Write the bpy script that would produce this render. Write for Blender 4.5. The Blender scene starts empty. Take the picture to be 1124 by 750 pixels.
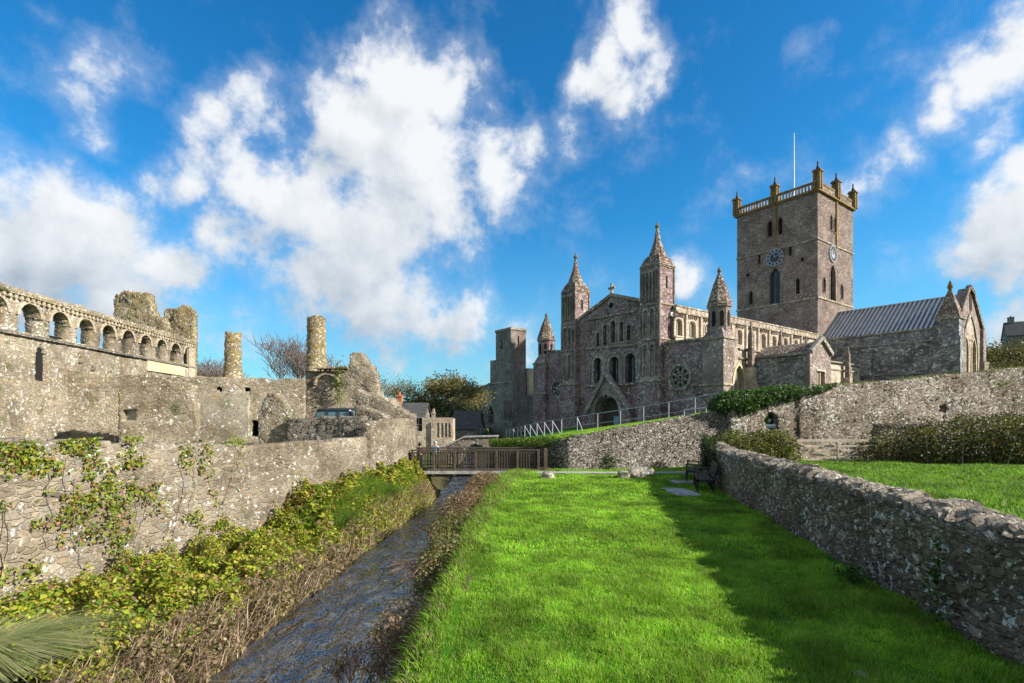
import bpy, bmesh, math, random
import numpy as np
from mathutils import Vector, Matrix
from mathutils.geometry import tessellate_polygon

R = math.radians
scene = bpy.context.scene
COL = scene.collection
rng = np.random.default_rng(7)
random.seed(7)

# ------------------------------------------------------------------ camera, world, sun, exposure
EYE = 2.3; F = 560.0; PW = 1124.0; PCX = 562.0; HZ = 455.0
cam = bpy.data.objects.new('camera', bpy.data.cameras.new('camera'))
COL.objects.link(cam); scene.camera = cam
cam.data.lens = 36 * F / PW
cam.data.sensor_width = 36
cam.data.shift_y = (HZ - 375) / PW
cam.location = (0, 0, EYE)
cam.rotation_euler = (R(90), 0, 0)
cam.data.clip_start = 0.05; cam.data.clip_end = 6000

SUN_AZ, SUN_EL = 105.0, 28.7          # clockwise from +Y
sdir = Vector((math.sin(R(SUN_AZ)) * math.cos(R(SUN_EL)), math.cos(R(SUN_AZ)) * math.cos(R(SUN_EL)), math.sin(R(SUN_EL))))
sl = bpy.data.lights.new('sun', 'SUN'); sl.energy = 5.0; sl.angle = R(0.6); sl.color = (1.0, 0.95, 0.87)
so = bpy.data.objects.new('sun', sl); COL.objects.link(so)
so.rotation_euler = sdir.to_track_quat('Z', 'Y').to_euler()

scene.view_settings.view_transform = 'Standard'
scene.view_settings.look = 'None'
scene.view_settings.gamma = 1.0
scene.view_settings.exposure = 0.95
scene.view_settings.use_curve_mapping = False
scene.cycles.max_bounces = 6
scene.cycles.transparent_max_bounces = 6

class NT:
    """small helper for building node trees"""
    def __init__(self, tree): self.t = tree; self.n = tree.nodes; self.l = tree.links
    def new(self, kind, **kw):
        n = self.n.new(kind)
        for k, v in kw.items(): setattr(n, k, v)
        return n
    def link(self, a, b): self.l.new(a, b)
    def put(self, sock, v):
        if isinstance(v, bpy.types.NodeSocket): self.l.new(v, sock)
        elif v is not None: sock.default_value = v
    def math(self, op, a, b=None, c=None, clamp=False):
        n = self.new('ShaderNodeMath', operation=op, use_clamp=clamp)
        self.put(n.inputs[0], a)
        if b is not None: self.put(n.inputs[1], b)
        if c is not None: self.put(n.inputs[2], c)
        return n.outputs[0]
    def vmath(self, op, a, b=None, scale=None):
        n = self.new('ShaderNodeVectorMath', operation=op)
        self.put(n.inputs[0], a)
        if b is not None: self.put(n.inputs[1], b)
        if scale is not None: self.put(n.inputs['Scale'], scale)
        return n.outputs['Value'] if op in ('DISTANCE', 'DOT_PRODUCT', 'LENGTH') else n.outputs[0]
    def noise(self, vec, scale, detail=4, rough=0.55, col=False, distortion=0.0):
        n = self.new('ShaderNodeTexNoise')
        if vec is not None: self.link(vec, n.inputs['Vector'])
        n.inputs['Scale'].default_value = scale; n.inputs['Detail'].default_value = detail
        n.inputs['Roughness'].default_value = rough; n.inputs['Distortion'].default_value = distortion
        return n.outputs['Color'] if col else n.outputs['Fac']
    def voronoi(self, vec, scale, feature='F1'):
        n = self.new('ShaderNodeTexVoronoi', feature=feature)
        self.link(vec, n.inputs['Vector']); n.inputs['Scale'].default_value = scale
        return n
    def mr(self, v, a, b, c=0.0, d=1.0, smooth=False):
        n = self.new('ShaderNodeMapRange')
        if smooth: n.interpolation_type = 'SMOOTHSTEP'
        self.put(n.inputs[0], v)
        for i, q in enumerate((a, b, c, d)): self.put(n.inputs[i + 1], q)
        return n.outputs[0]
    def mix(self, f, a, b, blend='MIX'):
        n = self.new('ShaderNodeMix', data_type='RGBA', blend_type=blend)
        self.put(n.inputs[0], f)
        for s, v in ((n.inputs[6], a), (n.inputs[7], b)):
            if isinstance(v, (tuple, list)) and len(v) == 3: v = (*v, 1)
            self.put(s, v)
        return n.outputs[2]
    def ramp(self, f, stops, interp='LINEAR'):
        n = self.new('ShaderNodeValToRGB'); cr = n.color_ramp; cr.interpolation = interp
        while len(cr.elements) < len(stops): cr.elements.new(0.5)
        for e, (p, c) in zip(cr.elements, stops):
            e.position = p; e.color = (*c, 1)
        self.link(f, n.inputs[0]); return n.outputs[0]

def px_dir(px, py):
    return Vector(((px - PCX) / F, 1.0, (HZ - py) / F)).normalized()

world = bpy.data.worlds.new('World'); scene.world = world; world.use_nodes = True
wt = NT(world.node_tree); wt.n.clear()
sky = wt.new('ShaderNodeTexSky', sky_type='NISHITA')
sky.sun_disc = False; sky.sun_elevation = R(SUN_EL); sky.sun_rotation = R(SUN_AZ)
sky.air_density = 1.0; sky.dust_density = 0.35; sky.ozone_density = 3.0; sky.altitude = 20
# cloud density as a group of puffs at fixed compass directions, broken up by noise
CLOUDS = [  # px, py, radius px, weight : banks of cumulus as they stood in the sky
 (40,215,105,1.2),(120,245,90,1.15),(-60,230,120,1.2),(30,290,100,1.15),(190,285,70,1),(130,320,90,1),(200,345,80,.75),(110,355,70,.7),
 (455,85,80,1.05),(400,60,55,.75),(390,150,80,1.1),(500,110,60,.9),(450,190,90,1.1),(330,225,85,1.1),(400,260,95,1.05),(290,260,75,.85),(480,250,60,.8),(350,315,90,.92),(430,325,75,.82),(290,335,70,.75),
 (550,190,66,.86),(590,165,46,.74),(262,105,50,.85),(230,165,52,.85),(285,150,40,.7),(285,85,34,.6),(500,330,46,.78),(540,130,40,.6),
 (672,88,46,.95),(698,52,40,.9),(640,140,38,.62),(735,100,30,.55),(110,35,75,.72),(90,80,50,.55),(30,5,50,.5),
 (875,55,42,.56),(1112,45,62,.74),(1045,100,50,.72),(985,158,48,.66),(1180,0,80,.9),(1100,130,60,.6),(930,205,46,.6),(885,235,35,.6),
 (1110,250,75,1.05),(1060,290,60,.8),(1170,220,90,1.1),(1130,310,60,.7),(790,200,55,.55),(755,305,36,.8),(725,185,25,.5),(1090,362,48,1.0),(1130,350,60,1.0),
 (430,375,45,.6),(250,395,80,.7),(360,365,80,.55),(560,390,60,.45),(960,310,50,.45),
 (-300,180,200,1),(-500,380,200,1),(1500,120,220,1),(1700,350,240,1)]
grp = bpy.data.node_groups.new('cloud_density', 'ShaderNodeTree')
grp.interface.new_socket('Vector', in_out='INPUT', socket_type='NodeSocketVector')
grp.interface.new_socket('Density', in_out='OUTPUT', socket_type='NodeSocketFloat')
g = NT(grp); gi = g.new('NodeGroupInput'); go = g.new('NodeGroupOutput')
vin = gi.outputs[0]
w1 = g.vmath('SUBTRACT', g.noise(vin, 3.2, 3, .5, col=True), (0.5, 0.5, 0.5))
w2 = g.vmath('SUBTRACT', g.noise(vin, 11.0, 4, .55, col=True), (0.5, 0.5, 0.5))
wv = g.vmath('ADD', vin, g.vmath('SCALE', w1, scale=0.26))
wv = g.vmath('ADD', wv, g.vmath('SCALE', w2, scale=0.10))
acc = None
for (cx, cy, r, wgt) in CLOUDS:
    d0 = px_dir(cx, cy); rr = 0.5 * ((px_dir(cx + r, cy) - d0).length + (px_dir(cx, cy - r) - d0).length)
    d = g.vmath('DISTANCE', wv, tuple(d0))
    v = g.mr(d, 0.0, rr * 1.45, wgt, 0.0)
    acc = v if acc is None else g.math('SMOOTH_MAX', acc, v, 0.12)
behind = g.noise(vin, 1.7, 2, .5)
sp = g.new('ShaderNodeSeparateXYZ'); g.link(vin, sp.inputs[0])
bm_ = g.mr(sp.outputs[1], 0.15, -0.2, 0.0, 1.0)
acc = g.math('MAXIMUM', acc, g.math('MULTIPLY', bm_, g.mr(behind, .34, .56, 0, 1.0)))  # unseen cloud cover behind the camera, thickened to add fill light
fb = g.noise(vin, 6.5, 11, .65, distortion=.1)
den = g.math('ADD', acc, g.math('MULTIPLY', g.math('SUBTRACT', fb, 0.5), 1.75))
g.link(den, go.inputs[0])
tc = wt.new('ShaderNodeTexCoord')
dv = tc.outputs['Generated']
def cden(v):
    n = wt.new('ShaderNodeGroup'); n.node_tree = grp; wt.link(v, n.inputs[0]); return n.outputs[0]
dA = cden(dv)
dB = cden(wt.vmath('ADD', dv, tuple(Vector((0.035, 0.0, 0.05)))))
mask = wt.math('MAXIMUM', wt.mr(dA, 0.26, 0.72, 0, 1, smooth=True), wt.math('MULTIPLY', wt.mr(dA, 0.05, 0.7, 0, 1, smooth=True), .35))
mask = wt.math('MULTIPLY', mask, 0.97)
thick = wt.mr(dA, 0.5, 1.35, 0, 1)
lit = wt.mr(wt.math('SUBTRACT', dB, dA), -0.50, 0.50, 1.0, 0.0)
sep = wt.new('ShaderNodeSeparateXYZ'); wt.link(dv, sep.inputs[0])
low = wt.mr(sep.outputs[2], 0.08, 0.42, 0.0, 1.0)
shade = wt.math('ADD', wt.math('MULTIPLY', lit, 0.85), wt.math('MULTIPLY', low, 0.45))
shade = wt.math('SUBTRACT', shade, wt.math('MULTIPLY', thick, wt.math('MULTIPLY', wt.noise(dv, 4.5, 6, .6), .55)), clamp=True)
ccol = wt.mix(shade, (1.9, 2.35, 2.9), (4.9, 5.0, 5.1))
hs = wt.new('ShaderNodeHueSaturation'); wt.link(sky.outputs[0], hs.inputs['Color'])
hs.inputs['Saturation'].default_value = 1.30; hs.inputs['Value'].default_value = 0.90
skyc = wt.mix(1.0, hs.outputs[0], (0.44, 1.04, 1.10), 'MULTIPLY')
skyc = wt.mix(wt.mr(sep.outputs[2], 0.0, 0.34, .62, 0), skyc, (1.35, 2.6, 3.9))
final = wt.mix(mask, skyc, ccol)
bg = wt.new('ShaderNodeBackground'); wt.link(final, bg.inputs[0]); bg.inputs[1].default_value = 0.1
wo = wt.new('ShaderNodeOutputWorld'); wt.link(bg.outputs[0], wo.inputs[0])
world.cycles.sampling_method = 'MANUAL'; world.cycles.sample_map_resolution = 512

# ------------------------------------------------------------------ materials
def new_mat(name):
    m = bpy.data.materials.new(name); m.use_nodes = True
    t = NT(m.node_tree); t.n.clear()
    out = t.new('ShaderNodeOutputMaterial'); b = t.new('ShaderNodeBsdfPrincipled')
    t.link(b.outputs[0], out.inputs[0])
    return m, t, b, out

def plain(name, col, rough=0.7, noise=0.25, nscale=6.0, bump=0.15, bscale=40, metal=0.0, spec=0.3, stretch=None):
    m, t, b, out = new_mat(name)
    tcn = t.new('ShaderNodeTexCoord'); v = tcn.outputs['Object']
    if stretch:
        mp = t.new('ShaderNodeMapping'); mp.inputs['Scale'].default_value = stretch; t.link(v, mp.inputs[0]); v = mp.outputs[0]
    n = t.noise(v, nscale, 5, .6)
    dark = tuple(c * (1 - noise) for c in col); light = tuple(min(1, c * (1 + noise)) for c in col)
    t.link(t.ramp(n, [(0.3, dark), (0.7, light)]), b.inputs['Base Color'])
    b.inputs['Roughness'].default_value = rough; b.inputs['Metallic'].default_value = metal
    b.inputs['Specular IOR Level'].default_value = spec
    if bump:
        bp = t.new('ShaderNodeBump'); bp.inputs['Strength'].default_value = bump; bp.inputs['Distance'].default_value = 0.02
        t.link(t.noise(v, bscale, 4, .6), bp.inputs['Height']); t.link(bp.outputs[0], b.inputs['Normal'])
    return m

def stone(name, cols, mortar, scale=4.0, zs=1.9, edge=0.055, white=0.0, yellow=0.0, moss=0.0, stain=0.35,
          dist=0.05, disp=None, wcol=(0.62, 0.60, 0.54), ycol=(0.42, 0.27, 0.05), mcol=(0.06, 0.085, 0.02), wscale=9.0, tilt=0.0, fine=1.0):
    m, t, b, out = new_mat(name)
    tcn = t.new('ShaderNodeTexCoord'); v0 = tcn.outputs['Object']
    wrp = t.vmath('SUBTRACT', t.noise(v0, scale * 0.8, 2, .5, col=True), (0.5, 0.5, 0.5))
    v = t.vmath('ADD', v0, t.vmath('SCALE', wrp, scale=0.75 / scale))
    mp = t.new('ShaderNodeMapping'); mp.inputs['Scale'].default_value = (1, 1, zs); mp.inputs['Rotation'].default_value = (0, tilt, 0)
    t.link(v, mp.inputs[0]); v = mp.outputs[0]
    vo = t.voronoi(v, scale); ve = t.voronoi(v, scale, 'DISTANCE_TO_EDGE')
    vo2 = t.voronoi(v, scale * 1.9); ve2 = t.voronoi(v, scale * 1.9, 'DISTANCE_TO_EDGE')
    sel = t.math('GREATER_THAN', t.noise(v0, scale * .28, 2, .5), 0.53)
    ccol = t.mix(sel, vo.outputs['Color'], vo2.outputs['Color'])
    sc = t.new('ShaderNodeSeparateColor'); t.link(ccol, sc.inputs[0])
    ed_ = t.math('ADD', t.math('MULTIPLY', ve.outputs['Distance'], t.math('SUBTRACT', 1.0, sel)), t.math('MULTIPLY', t.math('MULTIPLY', ve2.outputs['Distance'], 1.15), sel))
    ed_ = t.math('ADD', ed_, t.math('MULTIPLY', t.math('SUBTRACT', t.noise(v0, scale * 4, 3, .6), .5), edge * 1.4))
    edge_m = t.mr(ed_, 0.0, edge * 1.6, 0, 1, smooth=True)
    n = len(cols)
    base = t.ramp(sc.outputs[0], [((i + .5) / n, c) for i, c in enumerate(cols)])
    fn = t.noise(v0, scale * 5, 5, .65)
    base = t.mix(1.0, base, t.ramp(fn, [(0.25, (0.62,) * 3), (0.75, (1.35,) * 3)]), 'MULTIPLY')
    c = t.mix(edge_m, mortar, base)
    st = t.noise(v0, 0.55, 5, .6)
    c = t.mix(1.0, c, t.ramp(st, [(0.3, (1 - stain * .9, 1 - stain, 1 - stain * 1.1)), (0.68, (1 + stain * .6, 1 + stain * .55, 1 + stain * .45))]), 'MULTIPLY')
    if yellow:
        yn = t.noise(v0, 2.6, 6, .7)
        c = t.mix(t.mr(yn, 0.60 - yellow * .2, 0.72 - yellow * .2, 0, .75), c, ycol)
    if moss:
        mn = t.noise(t.vmath('ADD', v0, (13, 5, 2)), 1.3, 6, .7)
        c = t.mix(t.mr(mn, 0.62 - moss * .2, 0.74 - moss * .2, 0, .85), c, mcol)
    if white:
        wn = t.math('ADD', t.noise(v0, wscale, 4, .6), t.math('MULTIPLY', t.math('SUBTRACT', t.noise(v0, wscale * .13, 3, .6), .5), .35))
        c = t.mix(t.mr(wn, 0.66 - white * .2, 0.70 - white * .2, 0, .85), c, wcol)
    t.link(c, b.inputs['Base Color'])
    b.inputs['Roughness'].default_value = 0.92; b.inputs['Specular IOR Level'].default_value = 0.15
    h = t.math('MULTIPLY', edge_m, t.math('ADD', t.math('MULTIPLY', sc.outputs[1], 0.6), 0.5))
    h = t.math('ADD', h, t.math('MULTIPLY', fn, 0.30 * fine))
    if disp:
        dn = t.new('ShaderNodeDisplacement'); dn.inputs['Midlevel'].default_value = 0.5; dn.inputs['Scale'].default_value = disp
        t.link(h, dn.inputs['Height']); t.link(dn.outputs[0], out.inputs['Displacement'])
        m.displacement_method = 'BOTH'
    else:
        bp = t.new('ShaderNodeBump'); bp.inputs['Strength'].default_value = 1.0; bp.inputs['Distance'].default_value = dist
        t.link(h, bp.inputs['Height']); t.link(bp.outputs[0], b.inputs['Normal'])
    return m

def leafmat(name, translucency=0.35, rough=0.5):
    """colour of each leaf comes from its own attribute"""
    m = bpy.data.materials.new(name); m.use_nodes = True; t = NT(m.node_tree); t.n.clear()
    out = t.new('ShaderNodeOutputMaterial'); b = t.new('ShaderNodeBsdfPrincipled'); tr = t.new('ShaderNodeBsdfTranslucent')
    at = t.new('ShaderNodeAttribute', attribute_name='col')
    t.link(at.outputs['Color'], b.inputs['Base Color']); t.link(t.mix(1.0, at.outputs['Color'], (1.3, 1.25, .8), 'MULTIPLY'), tr.inputs[0])
    b.inputs['Roughness'].default_value = rough; b.inputs['Specular IOR Level'].default_value = 0.25
    mx = t.new('ShaderNodeMixShader'); mx.inputs[0].default_value = translucency
    t.link(b.outputs[0], mx.inputs[1]); t.link(tr.outputs[0], mx.inputs[2]); t.link(mx.outputs[0], out.inputs[0])
    return m

M = {}
LEAF = leafmat('leaf'); GRASS = leafmat('grass_blade', 0.4, 0.55); TWIG = leafmat('twig', 0.0, 0.9)
M['west'] = stone('purple_sandstone', [(0.206,0.129,0.139), (0.265,0.174,0.177), (0.313,0.216,0.216), (0.350,0.279,0.270), (0.217,0.154,0.184)], (0.339,0.271,0.270), 2.6, 1.8, .05, white=.52, stain=.62, dist=.12, wscale=3.6, wcol=(.50,.47,.41), yellow=.05)
M['pale_purple'] = stone('weathered_purple_sandstone', [(0.237,0.184,0.165), (0.294,0.233,0.209), (0.332,0.276,0.242), (0.257,0.194,0.184)], (0.314,0.272,0.233), 2.2, 2.0, .04, white=.25, stain=0.49, dist=0.10, wscale=3.5)
M['tower'] = stone('tower_rubble', [(0.186,0.139,0.121), (0.232,0.179,0.152), (0.288,0.229,0.193), (0.344,0.287,0.242), (0.195,0.139,0.130)], (0.306,0.251,0.216), 2.8, 2.2, .045, white=.12, stain=0.45, dist=0.10, wscale=3.0)
M['buff'] = stone('buff_ashlar', [(.42,.35,.27), (.48,.40,.32), (.52,.45,.36), (.38,.31,.25)], (.36,.31,.26), 1.5, 2.0, .03, white=.1, stain=0.42, dist=0.05)
M['spire'] = stone('lichened_spire_stone', [(.15,.095,.075), (.21,.135,.10), (.27,.18,.13), (.17,.105,.085)], (.11,.075,.06), 3.2, 2.4, .05, white=.66, stain=0.42, dist=0.14, wscale=5, wcol=(.52,.49,.40), yellow=.25, ycol=(.26,.15,.05))
M['dressed'] = stone('dressed_grey_stone', [(.22,.195,.165), (.27,.24,.205), (.32,.29,.245)], (.2,.18,.155), 1.4, 1.6, .03, white=.30, stain=.35, dist=.03, wscale=3.5)
M['string'] = stone('lichened_string_course', [(.24,.205,.15), (.30,.255,.18), (.20,.17,.14)], (.2,.17,.14), 1.4, 1.6, .03, white=.4, yellow=.35, stain=.3, dist=.03, wscale=3)
M['gold'] = stone('golden_lichened_stone', [(0.186,0.120,0.046), (0.223,0.150,0.062), (0.161,0.114,0.062), (0.198,0.150,0.099)], (0.124,0.090,0.062), 1.6, 1.5, .03, yellow=.4, stain=.35, dist=.03, ycol=(.42,.25,.04))
M['cream'] = plain('cream_plaster', (.55,.44,.26), .85, .25, 1.5, .2, 8)
M['trans'] = stone('transept_rubble', [(0.144,0.138,0.144), (0.204,0.198,0.198), (0.276,0.270,0.258), (0.336,0.324,0.300)], (0.240,0.228,0.222), 2.0, 1.7, .05, white=.28, stain=.5, dist=.07, wscale=2.2)
M['chapel'] = stone('chapel_rubble', [(.17,.175,.16), (.22,.215,.19), (.27,.26,.22), (.20,.18,.16)], (.24,.23,.20), 2.2, 1.9, .05, white=.2, moss=.2, stain=.4, dist=.07, wscale=2.5)
M['ruin'] = stone('palace_rubble', [(0.246,0.208,0.154), (0.312,0.272,0.211), (0.362,0.322,0.264), (0.197,0.166,0.137), (0.312,0.248,0.159)], (0.321,0.277,0.207), 5.6, 1.7, .07, white=.30, yellow=.14, moss=.30, stain=.55, disp=.035, wscale=8, ycol=(.40,.31,.13), wcol=(.66,.63,.56), mcol=(.10,.11,.035))
M['ruinflat'] = stone('palace_dressing', [(.44,.36,.25), (.50,.42,.30), (.40,.33,.24)], (.36,.30,.22), 3, 1.5, .04, white=.1, stain=.3, dist=.03)
M['plaster'] = stone('old_grey_render', [(.29,.26,.205), (.31,.28,.225), (.27,.245,.20)], (.285,.255,.205), 3.0, 1, .01, white=.28, yellow=.1, moss=.22, stain=.5, dist=.03, wscale=7)
M['lichenruin'] = stone('yellow_lichened_rubble', [(0.306,0.246,0.128), (0.378,0.315,0.188), (0.252,0.196,0.112), (0.414,0.357,0.255)], (0.216,0.170,0.098), 5.5, 1.5, .07, white=.35, yellow=.45, moss=.3, stain=.4, disp=.06, ycol=(.36,.25,.07))
M['river'] = stone('river_wall_stone', [(0.166,0.137,0.101), (0.225,0.190,0.143), (0.285,0.248,0.192), (0.139,0.121,0.096), (0.238,0.190,0.131), (0.199,0.184,0.157)], (0.285,0.245,0.180), 5.3, 1.7, .085, white=.18, moss=.14, stain=.5, disp=.03, wscale=9, fine=1.2)
M['darkriver'] = stone('dark_rubble_course', [(.15,.13,.11), (.21,.185,.155), (.27,.24,.20)], (.17,.15,.12), 5.0, 2.8, .07, white=.2, moss=.18, stain=.35, disp=.06, wscale=8)
M['retain'] = stone('retaining_shards', [(0.204,0.176,0.152), (0.289,0.260,0.221), (0.374,0.344,0.295), (0.162,0.139,0.123), (0.425,0.395,0.344)], (0.085,0.071,0.057), 7.0, 1.45, .10, white=.26, stain=.25, disp=.10, wscale=11, tilt=.5)
M['high'] = stone('high_wall_rubble', [(0.189,0.156,0.133), (0.262,0.228,0.187), (0.344,0.308,0.257), (0.221,0.168,0.148), (0.394,0.364,0.312)], (0.205,0.172,0.140), 4.8, 1.8, .07, white=.40, moss=.26, stain=.6, disp=.09, wscale=8, wcol=(.62,.60,.54))
M['near'] = stone('field_wall_stone', [(0.115,0.095,0.075), (0.170,0.142,0.114), (0.230,0.195,0.154), (0.140,0.109,0.084), (0.280,0.237,0.189)], (0.155,0.128,0.097), 6.0, 2.0, .06, white=.36, moss=.16, yellow=.06, stain=.5, disp=.05, wscale=11, wcol=(.55,.57,.56), ycol=(.26,.17,.06))
M['coping'] = stone('coping_stone', [(0.158,0.133,0.107), (0.230,0.197,0.158), (0.302,0.262,0.208)], (0.194,0.163,0.132), 7.0, 1.2, .02, white=.30, moss=.14, stain=.3, dist=.03, wscale=16)
M['rock'] = stone('boulder_stone', [(.27,.24,.19), (.32,.285,.235)], (.27,.24,.19), 3.0, 1, .01, white=.25, stain=.3, dist=.03)
M['slab'] = plain('pale_flagstone', (.33,.315,.285), .9, .45, 4, .5, 14)
M['lead'] = plain('lead_sheet', (.56,.54,.51), .75, .25, 1.2, .1, 5, spec=.4, stretch=(1,1,.3))
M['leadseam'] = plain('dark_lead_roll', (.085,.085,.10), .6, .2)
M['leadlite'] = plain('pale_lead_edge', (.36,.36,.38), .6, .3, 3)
M['slate'] = plain('slate_roof', (.07,.068,.066), .85, .3, 2, .4, 12, spec=.1)
M['glass'] = plain('dark_leaded_glass', (.010,.024,.026), .3, .5, 9, .2, 14, spec=.35)
M['glasspale'] = plain('pale_leaded_glass', (.20,.19,.16), .3, .3, 9, .1, 14, spec=.5)
M['inner_shade'] = plain('painted_inner_shade', (.012,.011,.010), .95, .2)  # near-black colour stands in for the darkness inside openings
M['woodd'] = plain('weathered_dark_timber', (.070,.052,.036), .85, .35, 4, .4, 30, stretch=(1,1,6))
M['woodb'] = plain('bridge_timber', (.085,.062,.040), .85, .35, 4, .4, 30)
M['woodgate'] = plain('pale_gate_timber', (.46,.37,.27), .85, .2, 4, .3, 30)
M['bench'] = plain('dark_bench_timber', (.075,.045,.03), .6, .3, 6, .2, 30)
M['iron'] = plain('black_iron', (.02,.02,.022), .5, .2)
M['rail'] = plain('galvanised_steel', (.36,.39,.44), .5, .15, 6, .05, 20, metal=.15)
M['doorblue'] = plain('pale_blue_door', (.22,.33,.36), .6, .15)
M['clockf'] = plain('pale_clock_face', (.25,.265,.28), .6, .12)
M['clockd'] = plain('dark_clock_metal', (.03,.035,.045), .5, .1)
M['white'] = plain('white_paint', (.8,.8,.8), .5, .05)
M['brick'] = plain('red_brick', (.42,.16,.08), .85, .25, 9, .4, 30)
M['vanpaint'] = plain('dark_blue_car_paint', (.016,.022,.032), .25, .1, 2, 0, spec=.6)
M['vanglass'] = plain('car_glass', (.10,.16,.17), .08, .2, 2, 0, spec=.8)
M['rubber'] = plain('black_rubber', (.02,.02,.02), .85, .1)
M['bark'] = plain('bark', (.20,.165,.12), .9, .35, 3, .5, 14)
M['skin'] = plain('skin', (.52,.32,.23), .55, .08, 3, 0)
M['hair'] = plain('dark_hair', (.03,.02,.015), .6, .2, 9, .2)
M['hairg'] = plain('grey_hair', (.35,.33,.31), .6, .2, 9, .2)
M['plum'] = plain('plum_fabric', (.16,.055,.085), .9, .15)
M['sky_fabric'] = plain('light_blue_fabric', (.30,.44,.55), .9, .1)
M['red_fabric'] = plain('red_fabric', (.22,.025,.03), .9, .1)
M['trouser'] = plain('dark_trousers', (.035,.04,.055), .9, .15)
M['signp'] = plain('pale_sign', (.45,.55,.62), .5, .05)

# ground materials
def ground_mat(name, ramp, scale, bump, bscale, fine=30):
    m, t, b, out = new_mat(name)
    v = t.new('ShaderNodeTexCoord').outputs['Object']
    a = t.noise(v, scale, 6, .65); f = t.noise(v, fine, 4, .7)
    c = t.ramp(a, ramp)
    c = t.mix(1.0, c, t.ramp(f, [(.25, (.55,) * 3), (.75, (1.4,) * 3)]), 'MULTIPLY')
    t.link(c, b.inputs['Base Color']); b.inputs['Roughness'].default_value = .95; b.inputs['Specular IOR Level'].default_value = .1
    bp = t.new('ShaderNodeBump'); bp.inputs['Distance'].default_value = bump; bp.inputs['Strength'].default_value = 1
    t.link(t.noise(v, bscale, 5, .7), bp.inputs['Height']); t.link(bp.outputs[0], b.inputs['Normal'])
    return m
M['lawn'] = ground_mat('lawn_turf', [(.3, (.028,.10,.004)), (.7, (.05,.17,.008))], 1.2, .05, 14)
M['field'] = ground_mat('pasture_turf', [(.3, (.04,.12,.008)), (.7, (.09,.20,.016))], 1.2, .08, 8)
M['bank'] = ground_mat('bank_soil', [(.3, (.055,.045,.025)), (.7, (.10,.09,.035))], 1.5, .08, 9)
M['land'] = ground_mat('far_grassland', [(.3, (.045,.075,.018)), (.7, (.085,.12,.03))], .05, .1, 2, 1.5)
M['path'] = ground_mat('gravel_path', [(.3, (.28,.27,.25)), (.7, (.38,.37,.35))], 2, .02, 40)

def water_mat():
    m, t, b, out = new_mat('stream_water')
    v = t.new('ShaderNodeTexCoord').outputs['Object']
    mp = t.new('ShaderNodeMapping'); mp.inputs['Scale'].default_value = (1, .42, 1); t.link(v, mp.inputs[0]); v2 = mp.outputs[0]
    t.link(t.ramp(t.noise(v, 1.1, 5, .65), [(.35, (.018,.018,.016)), (.55, (.045,.040,.030)), (.7, (.085,.07,.045))]) if False else t.mix(t.mr(t.noise(v2, 4.2, 7, .72, distortion=.8), .72, .78, 0, .5), t.ramp(t.noise(v, 1.1, 5, .65), [(.35, (.012,.012,.010)), (.55, (.035,.030,.020)), (.7, (.075,.058,.034))]), (.55, .60, .64)), b.inputs['Base Color'])
    b.inputs['Roughness'].default_value = .05; b.inputs['IOR'].default_value = 2.2; b.inputs['Specular IOR Level'].default_value = 1.0
    w = t.noise(v2, 3.4, 4, .55, distortion=1.0); w2 = t.noise(v2, 11, 2, .5, distortion=.6); w3 = t.noise(v2, 1.3, 3, .5)
    h = t.math('ADD', t.math('MULTIPLY', w, 1.0), t.math('MULTIPLY', w2, .16)); h = t.math('ADD', h, t.math('MULTIPLY', w3, .9))
    bp = t.new('ShaderNodeBump'); bp.inputs['Distance'].default_value = .17; bp.inputs['Strength'].default_value = 1.0
    t.link(h, bp.inputs['Height']); t.link(bp.outputs[0], b.inputs['Normal'])
    return m
M['water'] = water_mat()

# ------------------------------------------------------------------ mesh helpers
def tag(o, label=None, cat=None, group=None, kind=None):
    if label: o['label'] = label
    if cat: o['category'] = cat
    if group: o['group'] = group
    if kind: o['kind'] = kind
    return o

def thing(name, label, cat, loc=(0, 0, 0), rz=0.0, group=None):
    o = bpy.data.objects.new(name, None); COL.objects.link(o)
    o.location = loc; o.rotation_euler = (0, 0, rz); o.empty_display_size = .3
    return tag(o, label, cat, group)

def dup(root, loc, rz, label, group=None):
    r = root.copy(); COL.objects.link(r); r.location = loc; r.rotation_euler = (0, 0, rz)
    r['label'] = label
    if group: r['group'] = group
    for ch in list(root.children):
        c = ch.copy(); COL.objects.link(c); c.parent = r
        for gch in list(ch.children):
            d = gch.copy(); COL.objects.link(d); d.parent = c
    return r

def mesh_obj(name, V, Fc, mat, parent=None, smooth=False, cols=None):
    me = bpy.data.meshes.new(name)
    V = np.asarray(V, dtype=np.float32).reshape(-1, 3)
    if isinstance(Fc, np.ndarray):
        nf, k = Fc.shape
        me.vertices.add(len(V)); me.vertices.foreach_set('co', V.ravel())
        me.loops.add(nf * k); me.loops.foreach_set('vertex_index', Fc.astype(np.int32).ravel())
        me.polygons.add(nf); me.polygons.foreach_set('loop_start', np.arange(0, nf * k, k, dtype=np.int32))
        try: me.polygons.foreach_set('loop_total', np.full(nf, k, dtype=np.int32))
        except Exception: pass
        me.update(calc_edges=True); me.validate()
    else:
        me.from_pydata(V.tolist(), [], Fc)
    if smooth: me.polygons.foreach_set('use_smooth', np.ones(len(me.polygons), dtype=bool))
    if cols is not None:
        a = me.attributes.new('col', 'FLOAT_COLOR', 'POINT')
        cc = np.ones((len(V), 4), dtype=np.float32); cc[:, :3] = cols; a.data.foreach_set('color', cc.ravel())
    me.materials.append(mat); me.update()
    o = bpy.data.objects.new(name, me); COL.objects.link(o)
    if parent is not None: o.parent = parent
    return o

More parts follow.
